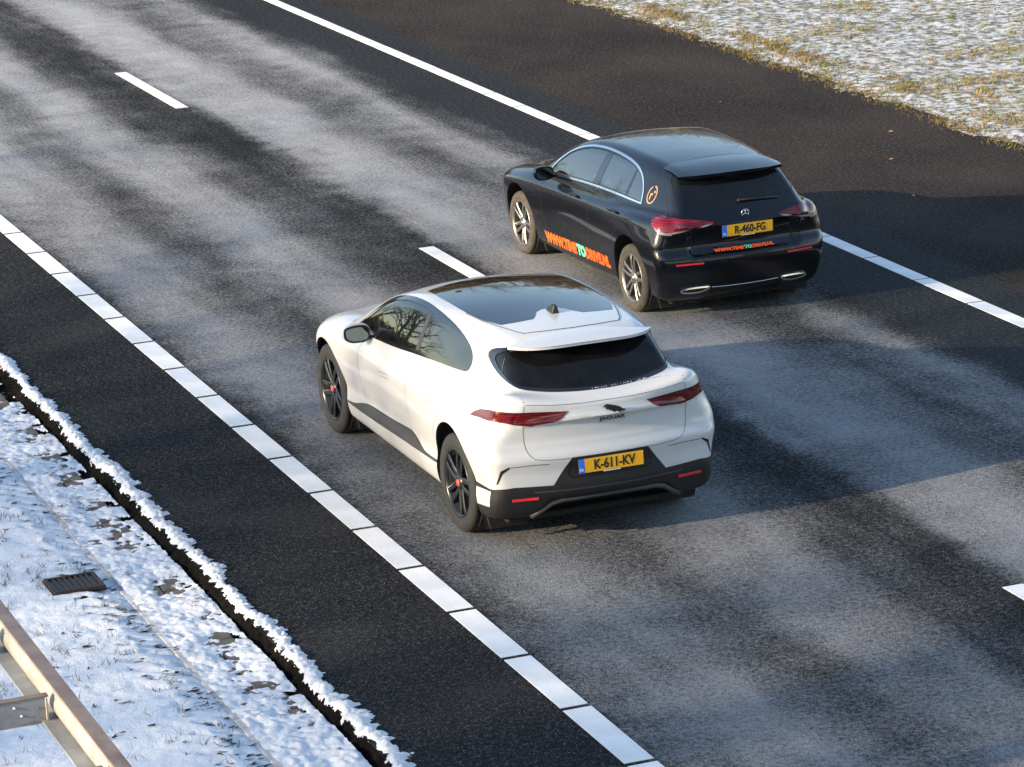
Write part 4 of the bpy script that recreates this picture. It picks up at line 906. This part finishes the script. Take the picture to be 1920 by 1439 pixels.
def line_mat():
    n = N('road_marking_paint'); v = n.pos(); w_ = n.noise(v, 14, 5, .7); sp = n.noise(v, 90, 3)
    wear = n.math('MULTIPLY', n.ss(n.math('ADD', n.math('MULTIPLY', w_, .6), n.math('MULTIPLY', sp, .4)), .54, .66), .55)
    dirt = n.mix(n.ss(n.noise(v, 3.5, 4), .35, .7), (.70, .70, .68), (.82, .815, .79)); c = n.mix(wear, dirt, (.34, .34, .335))
    return n.done(n.bsdf(Base_Color=c, Roughness=.7, Normal=n.bump(sp, .3, .003)))
M['asphalt'] = asphalt_mat(); M['line'] = line_mat()
def strip(name, x0f, x1f, y0, y1, z, m, nx=2, dy=1.0, jag=None):
    ys = np.arange(y0, y1 + dy, dy); V = []; 
    for y in ys:
        for i in range(nx):
            t = i / (nx - 1); V.append(((x0f(y) * (1 - t) + x1f(y) * t) + bend(y), y, z))
    Fc = [(j * nx + i, j * nx + i + 1, (j + 1) * nx + i + 1, (j + 1) * nx + i) for j in range(len(ys) - 1) for i in range(nx - 1)]
    return obj(name, npmesh(name, V, Fc), m)
def nz(y, s=0.0):
    return (math.sin(y * 3.1 + s) * .4 + math.sin(y * 7.7 + 1.3 + s) * .3 + math.sin(y * 19.3 + s * 2) * .18 + math.sin(y * 47.1 + s) * .12)
road = strip('road', lambda y: -1.30, lambda y: 11.5, -60, 300, 0.0, M['asphalt'], 2, 2.0); tag(road, kind='structure')
GZ = -.090
def edge_line(x0, w_, yoff, pitch, gap, k0, k1, name):
    first = None
    for k in range(k0, k1):
        ya = yoff - k * pitch - gap / 2; yb = yoff - (k + 1) * pitch + gap / 2; ym = (ya + yb) / 2; xa = x0 + bend(ym); L = ya - yb
        if first is None:
            mb = MB().box((0, 0, 0), (w_, L, .004)); first = me = mb.mesh(name); me.materials.append(M['line'])
        o = bpy.data.objects.new(name, first); COL.objects.link(o); o.parent = road; o.location = (xa + w_ / 2, ym, .003); o.rotation_euler = (0, 0, 2 * .00012855 * ym)
        o.scale = (1 + .02 * math.sin(k * 1.7), 1, 1)
edge_line(0.0, .1968, 30.69, 1.0486, .052, -16, 22, 'edge_line_block')
edge_line(7.3674, .1733, 43.7796, 1.0464, .030, -14, 30, 'median_line_block')
me_d = None
for k in range(-3, 5):
    y = 39.7068 - 12 * k; 
    if me_d is None: me_d = MB().box((0, 0, 0), (.1619, 3.0, .004)).mesh('lane_dash'); me_d.materials.append(M['line'])
    o = bpy.data.objects.new('lane_dash', me_d); COL.objects.link(o); o.parent = road; o.location = (3.6647 + .081 + bend(y - 1.5), y - 1.5, .003); o.rotation_euler = (0, 0, 2 * .00012855 * (y - 1.5))

# ================================================================== snow and verges
def snow_mat(name, hole, patch=0.0, earth=(.050, .042, .020), scale=1.0, alb=1.0):
    n = N(name); v = n.pos(); a = n.noise(v, 2.3 * scale, 6, .62); b_ = n.noise(v, 17 * scale, 4, .7); c_ = n.noise(n.scale(v, (1, 1, 1)), 60 * scale, 3, .7)
    h = n.math('ADD', n.math('MULTIPLY', a, .45), n.math('ADD', n.math('MULTIPLY', b_, .33), n.math('MULTIPLY', c_, .22)))
    m = n.ss(h, hole, hole + .045)
    gcol = n.mix(n.ss(n.noise(v, 9, 4), .4, .6), earth, (.085, .070, .030))
    c = n.mix(m, gcol, n.mix(n.noise(v, 8, 3), tuple(alb * q for q in (.74, .76, .80)), tuple(alb * q for q in (.83, .84, .86))))
    hb = n.math('ADD', n.math('MULTIPLY', b_, .7), n.math('MULTIPLY', c_, .5))
    s = n.bsdf(Base_Color=c, Roughness=.75, Normal=n.bump(hb, .6, .02)); return n.done(s)
M['snow'] = snow_mat('fresh_snow_on_grass', .335, alb=.86); M['snow_lump'] = snow_mat('packed_snow', .20, scale=2.0, alb=.86); M['snow_thin'] = snow_mat('thin_snow_over_grass', .480, earth=(.17, .15, .065), scale=4.0, alb=.76)
M['earth'] = pm('wet_dark_soil', (.007, .006, .005), .95, var=.3, sc=30, bump=.8, spec=.1); M['stone'] = pm('brown_gutter_stone', (.13, .105, .085), .8, var=.2, sc=12, bump=.4)
M['grate'] = pm('cast_iron_grate', (.060, .036, .030), .6, .4, var=.2)
ground = MB().box((0, 150, GZ - .55), (900, 900, .1)).build('ground', snow_mat('distant_snow_field', .38, scale=.4)); tag(ground, kind='structure')
def fbm(X, Y, sc, seed, octv=4):
    r = np.random.default_rng(seed); out = np.zeros_like(X); amp = 1.0; tot = 0
    for o in range(octv):
        G = r.random((256, 256)); x = X * sc; y = Y * sc; xi = np.floor(x).astype(int); yi = np.floor(y).astype(int); fx = x - xi; fy = y - yi; fx = fx * fx * (3 - 2 * fx); fy = fy * fy * (3 - 2 * fy)
        g = lambda i, j: G[(xi + i) % 256, (yi + j) % 256]
        out += amp * ((g(0, 0) * (1 - fx) + g(1, 0) * fx) * (1 - fy) + (g(0, 1) * (1 - fx) + g(1, 1) * fx) * fy); tot += amp; amp *= .5; sc *= 2.03
    return out / tot
def field(name, x0, x1, y0, y1, dx, dy, zf, m, keep=None):
    xs = np.arange(x0, x1, dx); ys = np.arange(y0, y1, dy); X, Y = np.meshgrid(xs, ys, indexing='ij'); Z = zf(X, Y); nx, ny = X.shape
    V = np.stack([X + bend(Y), Y, Z], -1).reshape(-1, 3); I = np.arange(nx * ny).reshape(nx, ny); Q = np.stack([I[:-1, :-1], I[1:, :-1], I[1:, 1:], I[:-1, 1:]], -1).reshape(-1, 4)
    if keep is not None: K = keep(X, Y).reshape(-1); Q = Q[K[Q].any(1)]; u, inv = np.unique(Q, return_inverse=True); V = V[u]; Q = inv.reshape(-1, 4)
    return obj(name, npmesh(name, V, Q), m, smooth=True)
# -- broken edge of the asphalt beside the gutter
ys = np.arange(-20, 60, .03); V = []; Fc = []; R_ = np.random.default_rng(3)
for i, y in enumerate(ys):
    e = -1.30 - .030 * nz(y, 2); j = R_.normal(0, .012, 4); b_ = bend(y)
    V += [(-1.295 + b_, y, -.004), (e + j[0] + b_, y, -.004 + j[1] * .3), (e - .03 + j[1] * 1.4 + b_, y, -.035 + j[2]), (e - .055 + j[2] * 1.6 + b_, y, -.08 + j[3]), (e - .10 + j[3] * 1.5 + b_, y, GZ + .003)]
for i in range(len(ys) - 1):
    for k in range(4): Fc.append((i * 5 + k, i * 5 + k + 1, (i + 1) * 5 + k + 1, (i + 1) * 5 + k))
tag(obj('asphalt_edge', npmesh('asphalt_edge', V, Fc), M['earth']), kind='structure')
# -- gutter of brown stones with a raised kerb row
gut = strip('gutter', lambda y: -1.95, lambda y: -1.33, -20, 60, GZ, M['earth'], 2, 1.0); tag(gut, kind='structure')
st_me = MB().box((0, 0, 0), (.168, .285, .06), ch=.010).mesh('gutter_stone'); st_me.materials.append(M['stone'])
for i in range(64):
    for r_ in range(2):
        y = 11.0 + i * .30 + .15 * r_; o = bpy.data.objects.new('gutter_stone', st_me); COL.objects.link(o); o.parent = gut
        o.location = (-1.545 - .178 * r_ + bend(y), y, GZ + .002 + random.uniform(-.004, .004)); o.rotation_euler = (random.uniform(-.02, .02), random.uniform(-.02, .02), random.uniform(-.02, .02))
kb_me = MB().box((0, 0, 0), (.10, .985, .05), ch=.006).mesh('kerb_stone'); kb_me.materials.append(pm('pale_kerb_stone', (.64, .66, .71), .85, var=.12, sc=10, bump=.3))
for i in range(20):
    y = 11.0 + i; o = bpy.data.objects.new('kerb_stone', kb_me); COL.objects.link(o); o.parent = gut; o.location = (-1.865 + bend(y), y, GZ - .003)
# -- snowy verge
def verge_z(X, Y):
    d = np.clip((-1.90 - X) / .25, 0, 1); z = GZ + .02 + .055 * d + .02 * (fbm(X, Y, 1.3, 5) - .5) + .022 * (fbm(X, Y, 6, 6) - .5) * d + .013 * (fbm(X, Y, 24, 8, 3) - .5) * (.4 + .6 * d)
    rip = np.maximum(0, np.sin(Y * 34 + X * 9 + 5 * fbm(X, Y, 3, 9))) * np.exp(-((X + 2.12) / .16) ** 2); return z - .035 * rip * (fbm(X, Y, 8, 12) > .42) + .03 * np.clip((-X - 3) / 6, 0, 1)
verge = field('verge', -9.0, -1.90, 10.0, 32.0, .022, .022, verge_z, M['snow']); tag(verge, kind='structure')
# -- snow lying on the road edge: ragged ribbon with feathered crosswise fingers
nz_a = lambda Y: np.sin(Y * 3.1 + 2) * .4 + np.sin(Y * 7.7 + 3.3) * .3 + np.sin(Y * 19.3 + 4) * .18
def band_h(X, Y):
    f = fbm(X * .5, Y * 1.6, 16, 21); c = -1.245 - .030 * nz_a(Y) + .05 * (fbm(X * 0, Y, 1.4, 22) - .5); wd = .055 + .15 * (fbm(X * .22 + Y * .12, Y, 13, 23) - .42) + .06 * (fbm(X * 0, Y, 3, 24) - .5)
    wl = .055 + .03 * (fbm(X * .3, Y, 15, 26) - .5)
    d = np.where(X > c, (X - c) / np.maximum(wd, .01), (c - X) / wl); h = .030 * (1 - d ** 2) + .075 * (f - .53) + .03 * (fbm(X, Y, 45, 27, 2) - .5); return h
M['sl'] = M['snow_lump']
band = field('snow_ridge', -1.36, -.98, 11, 42, .011, .014, lambda X, Y: np.minimum(band_h(X, Y), .05) - .004, M['snow_lump'], keep=lambda X, Y: band_h(X, Y) > .006); tag(band, 'lumpy ragged ridge of snow along the broken asphalt edge', 'snow', kind='stuff')
def gut_h(X, Y):
    a = fbm(X, Y * .8, 5.5, 31); b_ = fbm(X, Y, 22, 32, 3); near = np.clip((18.6 - Y) / 4.5, -.6, 1.2); left = np.clip((-1.62 - X) / .12, 0, 1)
    return .060 * (a - .345 + .12 * near + .26 * left) + .030 * (b_ - .5)
gs = field('gutter_snow', -1.90, -1.37, 11, 34, .013, .016, lambda X, Y: GZ + .028 + np.minimum(gut_h(X, Y), .06), M['snow_lump'], keep=lambda X, Y: gut_h(X, Y) > .004); tag(gs, 'clumps of snow lying on the brown gutter stones', 'snow', kind='stuff')

# -- grass
def blades(name, P, h, wd, lean, mat_cols, seed=0):
    """P: base points (n,3); three-vertex blades"""
    r = np.random.default_rng(seed); n = len(P); a = r.uniform(0, 2 * np.pi, n); hh = h * r.uniform(.45, 1.25, n); ww = wd * r.uniform(.6, 1.3, n); l = lean * r.uniform(.2, 1.6, n); b = r.uniform(0, 2 * np.pi, n)
    d = np.stack([np.cos(a), np.sin(a), 0 * a], 1); t = np.stack([np.cos(b) * l * hh, np.sin(b) * l * hh, hh], 1); m_ = P + t * .55 + np.array((0, 0, .1)) * hh[:, None]
    V = np.stack([P - d * ww[:, None], P + d * ww[:, None], m_ + d * ww[:, None] * .7, P + t, m_ - d * ww[:, None] * .7], 1).reshape(-1, 3); i = np.arange(n)[:, None] * 5
    Q = np.concatenate([i + np.array([0, 1, 2]), i + np.array([0, 2, 4]), i + np.array([4, 2, 3])]); return obj(name, npmesh(name, V, Q), mat_cols)
def grass_mat(name, c1, c2, c3, sc=3.0):
    n = N(name); v = n.pos(); f = n.noise(v, sc, 3); g = n.noise(v, 45, 2); c = n.mix(n.ss(f, .4, .6), c1, c2); c = n.mix(n.ss(g, .5, .65), c, c3)
    return n.done(n.bsdf(Base_Color=c, Roughness=.8))
M['grass_dark'] = grass_mat('winter_grass_dark', (.035, .038, .016), (.075, .060, .030), (.10, .085, .050)); M['grass_verge'] = grass_mat('frosted_verge_grass', (.15, .155, .030), (.24, .155, .050), (.30, .23, .10), 1.6)
r = np.random.default_rng(41)
def tufts(n, x0, x1, y0, y1, zf, spread, per, dens=None):
    cx_ = r.uniform(x0, x1, n); cy_ = r.uniform(y0, y1, n)
    if dens is not None: k = dens(cx_, cy_) > r.random(n); cx_, cy_ = cx_[k], cy_[k]
    k = r.poisson(per, len(cx_)) + 1; X = np.repeat(cx_, k) + r.normal(0, spread, k.sum()); Y = np.repeat(cy_, k) + r.normal(0, spread, k.sum()); return np.stack([X + bend(Y), Y, zf(X, Y)], 1)
P = tufts(8200, -8.0, -2.0, 10.5, 26, verge_z, .022, 3.2, lambda x, y: np.clip((fbm(x, y, 1.6, 51) - .38) * 3.2, .10, 1)); g1 = blades('verge_grass', P, .050, .0024, .9, M['grass_dark'], 1); tag(g1, 'sparse dark grass blades poking through the snowy verge', 'grass', kind='stuff')
P = tufts(2600, -8.0, -1.95, 10.5, 26, lambda x, y: verge_z(x, y) - .004, .014, 5, lambda x, y: np.clip((fbm(x, y, 2.6, 53) - .45) * 3, .05, 1) ); g2 = blades('verge_grass_clump', P, .016, .0055, 1.6, M['earth'], 2); tag(g2, 'low dark clods and flattened grass in the snow', 'grass', kind='stuff')
def flecks(name, P, L_, W_, m, seed):
    q = np.random.default_rng(seed); n = len(P); a = q.normal(0.12, .16, n); l = L_ * q.uniform(.4, 1.3, n); w_ = W_ * q.uniform(.5, 1.4, n); c, s_ = np.cos(a), np.sin(a); o = []
    for u, v in ((-.5, 0), (-.2, .5), (.25, .45), (.5, 0), (.1, -.5), (-.3, -.4)): o.append(P + np.stack([u * l * c - v * w_ * s_, u * l * s_ + v * w_ * c, .004 + 0 * a], 1))
    return obj(name, npmesh(name, np.stack(o, 1).reshape(-1, 3), np.arange(n * 6).reshape(-1, 6)), m)
P = tufts(3600, -3.0, -1.93, 10.5, 26, lambda x, y: verge_z(x, y) + .004, .01, 1.2, lambda x, y: np.exp(-((x + 2.02) / .16) ** 2) * np.clip((fbm(x, y, 1.2, 81) - .34) * 3.5, 0, 1) * .95 + .02); tag(flecks('bare_patch', P, .065, .013, M['earth'], 5), 'small dark bare slits in the snow beside the gutter', 'soil', kind='stuff')
P = tufts(1500, -1.93, -1.42, 10.5, 30, lambda x, y: GZ + .034 + np.minimum(np.maximum(gut_h(x, y), 0), .06), .02, 1.5, lambda x, y: np.clip((fbm(x, y, 2, 82) - .4) * 3, 0, 1)); tag(flecks('gutter_litter', P, .035, .014, M['stone'], 6), 'brown bits of soil and stone showing in the gutter snow', 'soil', kind='stuff')
# right verge
def rv_z(X, Y): return -.01 + .03 * np.clip((X - 11.3) / .4, 0, 1) + .10 * np.clip((X - 11.5) / 8, 0, 1) + .05 * (fbm(X, Y, .7, 61) - .5) + .020 * (fbm(X, Y, 4, 62) - .5) + .030 * (fbm(X, Y, 13, 63, 3) - .5)
rv = field('meadow', 11.25, 24.0, 18, 75, .06, .06, rv_z, M['snow_thin']); tag(rv, kind='structure')
edge_d = lambda x, y: np.clip(1.15 - np.abs(x - (11.38 + .10 * (fbm(x * 0, y, 1.1, 71) - .5) * 2)) / .17, 0, 1) * np.clip(.35 + 2.2 * (fbm(x, y, 1.6, 77) - .38), .25, 1)
edge2 = lambda x, y: np.clip(1.0 - np.abs(x - (11.95 + .16 * (fbm(x * 0, y, .8, 72) - .5) * 2 - .012 * (y - 38))) / .22, 0, 1) * np.clip(2.6 * (fbm(x, y, 1.1, 78) - .42), .0, .9)
P = tufts(22000, 11.2, 12.5, 19, 60, rv_z, .045, 5, lambda x, y: np.maximum(edge_d(x, y), edge2(x, y))); tag(blades('edge_grass', P, .042, .0055, 1.3, grass_mat('brown_edge_grass', (.16, .105, .035), (.115, .105, .030), (.24, .16, .065), 2.0), 3), 'brown dead grass fringe along the far edge of the asphalt', 'grass', kind='stuff')
P = tufts(52000, 11.6, 20, 20, 66, rv_z, .040, 3.5, lambda x, y: np.clip((fbm(x, y, 1.2, 74) - .50) * 6, .05, 1)); tag(blades('meadow_grass', P, .046, .0060, 1.5, M['grass_verge'], 4), 'green and tawny grass tufts showing through the thin snow', 'grass', kind='stuff')

# ================================================================== small things on the asphalt
M['leaf'] = pm('dry_leaf', (.50, .26, .09), .7, var=.15)
for i, (x, y, l) in enumerate([(9.73, 29.0, 'single dry orange leaf on the dark shoulder right of the black car, in the sun'), (9.05, 27.2, 'dry leaf lying in the shadow thrown by the black hatchback'), (8.64, 23.2, 'pale dry leaf right of the white line near the right frame edge'), (9.55, 33.2, 'tiny tawny leaf on the brown shoulder above the black car roof'), (10.45, 30.4, 'small orange leaf on the shoulder close to the grass fringe')]):
    m_ = MB().add([(-.030, 0, 0), (-.012, .018, .006), (.012, .020, .010), (.036, .003, .004), (.012, -.018, .010), (-.012, -.015, .004), (.0, .0, .003)], [(0, 1, 6), (1, 2, 6), (2, 3, 6), (3, 4, 6), (4, 5, 6), (5, 0, 6)])
    o = m_.build('fallen_leaf', M['leaf']); o.location = (x, y, .006); o.rotation_euler = (.1, .05, i * 1.3); tag(o, l, 'leaf')

# -- drain grate in the snow
dg_ = empty('drain_grate', (-4.497 + 2.46, 19.02, 0)); dg_.location = (-2.26, 18.98, float(verge_z(np.array([-2.26]), np.array([18.98]))[0]) + .010); tag(dg_, 'rusty iron drain grate half sunk in the snow of the left verge', 'drain')
MB().box((0, 0, -.014), (.40, .34, .03)).build('pit', M['ink'], dg_)
for x, y, a, b_ in ((0, -.16, .38, .028), (0, .16, .38, .028), (-.18, 0, .028, .292), (.18, 0, .028, .292)): MB().box((x, y, 0), (a, b_, .03), ch=.004).build('frame_bar', M['grate'], dg_)
for i in range(7): MB().box((-.125 + i * .0415, 0, -.002), (.016, .292, .026), ch=.003).build('grate_bar', M['grate'], dg_)

# ================================================================== steel frame of the gantry, near the camera
def steel_mat(name, a, b, rust, amt):
    n = N(name); v = n.pos(); f = n.noise(v, 5, 6, .6); g = n.noise(n.scale(v, (1, .25, 3)), 9, 5); c = n.mix(n.ss(f, .35, .65), a, b); c = n.mix(n.math('MULTIPLY', n.ss(g, .50, .72), amt), c, rust)
    return n.done(n.bsdf(Base_Color=c, Roughness=.55, Metallic=.25, Normal=n.bump(n.noise(v, 90, 3), .2, .002)))
M['galv'] = steel_mat('weathered_galvanised_steel', (.31, .295, .26), (.43, .41, .36), (.27, .18, .10), .65); M['galv_dark'] = steel_mat('grey_galvanised_steel', (.20, .21, .22), (.30, .31, .32), (.10, .08, .07), .5); M['rust'] = steel_mat('rust_stained_flange', (.16, .11, .09), (.24, .18, .15), (.10, .05, .03), .7)  # beige of sunlit faces and grey of shaded ones put into two steel colours
gt = empty('gantry_frame', (-4.835, 7.7, 0), .0102); tag(gt, 'galvanised steel beam frame with rust stained flanges in the near left corner', 'gantry')
def beam(x, side):
    q = side
    MB().box((x + q * .010, 0, 3.497), (.055, 9.4, .008)).build('top_flange', M['rust'], gt)
    w_ = MB(); n = 10; pr = [(x - q * .004, 3.492)] + [(x - q * (.004 + .026 * math.sin(math.pi * k / n) ** .6), 3.488 - .096 * k / n) for k in range(n + 1)] + [(x + q * .004, 3.392), (x + q * .004, 3.492)]
    V = [(a, s_, b_) for s_ in (-4.7, 4.7) for a, b_ in pr]; m_ = len(pr); w_.add(V, [tuple(range(m_)), tuple(range(2 * m_ - 1, m_ - 1, -1))] + [(i, (i + 1) % m_, (i + 1) % m_ + m_, i + m_) for i in range(m_)]); w_.build('web', M['galv'], gt)
    MB().box((x - q * .030, 0, 3.384), (.085, 9.4, .012)).build('bottom_flange', M['galv_dark'], gt)
beam(-.012, 1); beam(-1.35, -1)
for k in range(-5, 6):
    y = (7.69 - 7.7) + k * .79
    rg = MB().box((-.69, y, 3.432), (1.24, .006, .092)).build('cross_beam', M['galv_dark'], gt)
    MB().box((-.69, y + .012, 3.481), (1.27, .036, .006)).build('cross_flange', M['rust'], rg); MB().box((-.69, y + .012, 3.382), (1.27, .036, .006)).build('cross_flange', M['galv_dark'], rg)
    MB().box((-.066, y - .010, 3.436), (.006, .022, .086)).build('gusset', M['galv'], rg)
    for bx, bz in ((-.185, 3.455), (-.160, 3.420), (-.095, 3.44), (-.70, 3.45), (-.72, 3.42)):
        MB().lathe([(-.003, 0), (-.003, .004), (.001, .005)], 8, c=(0, 0, 0)).build('bolt', M['line'] if bx < -.15 else M['rust'], rg).matrix_local = Matrix.Translation((bx, y - .005, bz)) @ Matrix.Rotation(math.pi / 2, 4, 'Z')
for sx in (-.012, -1.35):
    for sy in (-4.5, 4.5): MB().box((sx, sy, 1.69), (.12, .12, 3.36), ch=.01).build('post', M['galv_dark'], gt)

    MB().box((-.026, y, 3.438), (.010, .070, .092), ch=.003).build('stiffener', M['galv_dark'], rg); MB().box((-.060, y + .030, 3.446), (.070, .050, .010), Matrix.Rotation(.5, 3, 'X')).build('bracket', M['galv'], rg)
# ================================================================== concrete overpass the picture is taken from (behind and below the camera)
M['concrete'] = pm('stained_concrete', (.26, .25, .23), .85, var=.15, sc=.8, bump=.2)
ov = empty('overpass', (5, -10.6, 0)); tag(ov, 'plain concrete road bridge spanning the carriageway behind the viewpoint', 'bridge')
MB().box((0, 0, 5.5), (70, 12.6, .9)).build('deck', M['concrete'], ov)
for sy in (-6.1, 6.1): MB().box((0, sy, 6.35), (70, .30, .8), ch=.03).build('parapet', M['concrete'], ov)
for px_ in (-16.5, 19.0): MB().box((px_, 0, 2.3), (1.0, 10.5, 5.5), ch=.05).build('pier', M['concrete'], ov)
# ================================================================== bare trees beyond the frame: seen in the windows and roofs, and shading the road
M['bark'] = pm('bark', (.075, .058, .040), .9, var=.25, sc=6); M['bark_warm'] = pm('mossy_bark', (.14, .10, .045), .9, var=.2, sc=5)  # second bark has warm sunlight mixed into its golden brown
def tree(label, x, y, h, seed, m, dens=1.0):
    R = random.Random(seed); t = empty('bare_tree', (x, y, GZ - .3)); tag(t, label, 'tree', 'bare trees beside the motorway')
    tr = MB(); br = MB()
    def grow(p, d, L, r_, lev, mb):
        n = 4 if lev < 2 else 3; pts = [p]; rad = [r_]
        for i in range(n):
            d = (d + Vector((R.gauss(0, .13), R.gauss(0, .13), R.gauss(.03, .08)))).normalized(); p = p + d * L / n; pts.append(p); rad.append(r_ * (1 - .55 * (i + 1) / n))
        mb.tube(pts, rad, 7 if lev == 0 else (4 if lev < 3 else 3), False)
        if lev >= 5: return
        k = {0: 7, 1: 5, 2: 4, 3: 3, 4: 3}[lev]; k = max(2, round(k * dens))
        for i in range(k):
            f = (.35 if lev == 0 else .25) + (.72 if lev else .63) * (i + R.random()) / k; f = min(f, .99); j = min(int(f * n), n - 1); q = pts[j].lerp(pts[j + 1], f * n - j)
            ax = Vector((R.gauss(0, 1), R.gauss(0, 1), R.gauss(0, .4))).normalized(); dd = (d + ax * R.uniform(.7, 1.15)).normalized()
            if dd.z < -.1: dd.z *= -.3
            grow(q, dd, L * R.uniform(.45, .66), rad[j] * .55, lev + 1, br)
    grow(Vector((0, 0, 0)), Vector((0, 0, 1)), h * .62, h * .021, 0, tr); tr.build('trunk', m, t, smooth=True); o = obj('branches', pyd('branches', br.V, br.F), m, t); return t
trees = [(-36, 30, 14), (-40, 38, 13), (-14, 56, 11), (-19, 63, 12), (-26, 74, 14), (-11, 66, 11), (19, 86, 19), (30, 80, 18), (41, 84, 20), (24, 96, 21), (35, 93, 21), (50, 78, 18), (14, 100, 20)]
names = ['first bare tree left of the road, far behind the shoulder', 'second bare tree set far back from the left shoulder', 'small bare tree close to the left shoulder ahead', 'bare tree ahead, third from the left shoulder', 'last and tallest bare tree of the left row ahead', 'slim bare tree nearest the left shoulder ahead', 'bare tree ahead beside the meadow', 'bare tree standing in the meadow to the right', 'tall bare tree at the far right of the meadow', 'tallest bare tree straight ahead beyond the meadow', 'bare tree in the second row of the meadow', 'bare tree at the right end of the meadow row', 'bare tree nearest the carriageway in the distance']
for i, ((x, y, h), l) in enumerate(zip(trees, names)): tree(l, x, y, h, 100 + i, M['bark'] if i < 6 else M['bark_warm'])
for i, (x, y, h, l) in enumerate([(-46, 8.5, 19, 'dense crowned bare tree on the left bank behind the hedge'), (-49, 13.0, 20, 'taller dense crowned bare tree behind the hedge')]): tree(l, x, y, h, 300 + i, M['bark'], 1.45)  # two dense crowns added out of view to thin the sun on the white car
def thicket(name, label, x0, x1, y0, y1, h, n, sz, seed, m):
    q = np.random.default_rng(seed); X = q.uniform(x0, x1, n); Y = q.uniform(y0, y1, n); top = h * (.6 + .8 * fbm(X, Y, .12, seed + 1)); Z = q.uniform(0, 1, n) ** 1.1 * top + GZ - .3
    c = np.stack([X, Y, Z], 1); u = q.normal(0, 1, (n, 3)) * (.5, .5, 1.4); u /= np.linalg.norm(u, axis=1, keepdims=True); v = np.cross(u, q.normal(0, 1, (n, 3))); v /= np.linalg.norm(v, axis=1, keepdims=True); s_ = q.uniform(.6, 1.5, n)[:, None] * sz
    V = np.stack([c - u * s_, c + v * s_ * .22, c + u * s_, c - v * s_ * .22], 1).reshape(-1, 3); tag(obj(name, npmesh(name, V, np.arange(n * 4).reshape(-1, 4)), m), label, 'wood', kind='stuff')
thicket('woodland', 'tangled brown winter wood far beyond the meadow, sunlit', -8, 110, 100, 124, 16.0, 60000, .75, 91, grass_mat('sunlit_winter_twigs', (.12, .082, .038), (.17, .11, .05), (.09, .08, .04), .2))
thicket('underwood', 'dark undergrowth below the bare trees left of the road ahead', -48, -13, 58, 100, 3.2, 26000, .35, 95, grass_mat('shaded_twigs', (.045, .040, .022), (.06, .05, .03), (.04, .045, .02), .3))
# leafy screen added out of view on the left: keeps the verge in shade
def shade_hedge(name, label, x, y0, y1, h, wd, seed, col):
    r2 = np.random.default_rng(seed); n = int((y1 - y0) * 2600); Y = r2.uniform(y0, y1, n); top = h * (.82 + .30 * (fbm(Y * 0, Y, .5, seed + 1) - .5) * 2 + .1 * (fbm(Y * 0, Y, 2, seed + 2) - .5)); Z = r2.uniform(0, 1, n) ** .8 * top; X = x + r2.normal(0, wd * .35, n) * (1.1 - .5 * Z / h)
    c = np.stack([X, Y, Z + GZ - .3], 1); u = r2.normal(0, 1, (n, 3)); u /= np.linalg.norm(u, axis=1, keepdims=True); v = np.cross(u, r2.normal(0, 1, (n, 3))); v /= np.linalg.norm(v, axis=1, keepdims=True); s_ = r2.uniform(.05, .13, n)[:, None]
    V = np.stack([c - u * s_, c + v * s_ * .5, c + u * s_, c - v * s_ * .5], 1).reshape(-1, 3); o = obj(name, npmesh(name, V, np.arange(n * 4).reshape(-1, 4)), col); tag(o, label, 'hedge'); return o
M['hedge'] = grass_mat('hedge_leaves', (.030, .034, .014), (.055, .045, .022), (.08, .065, .035), 1.0)
shade_hedge('hedge', 'dark overgrown hedge on the left bank', -16.5, -2, 23, 4.75, 1.7, 5, M['hedge'])
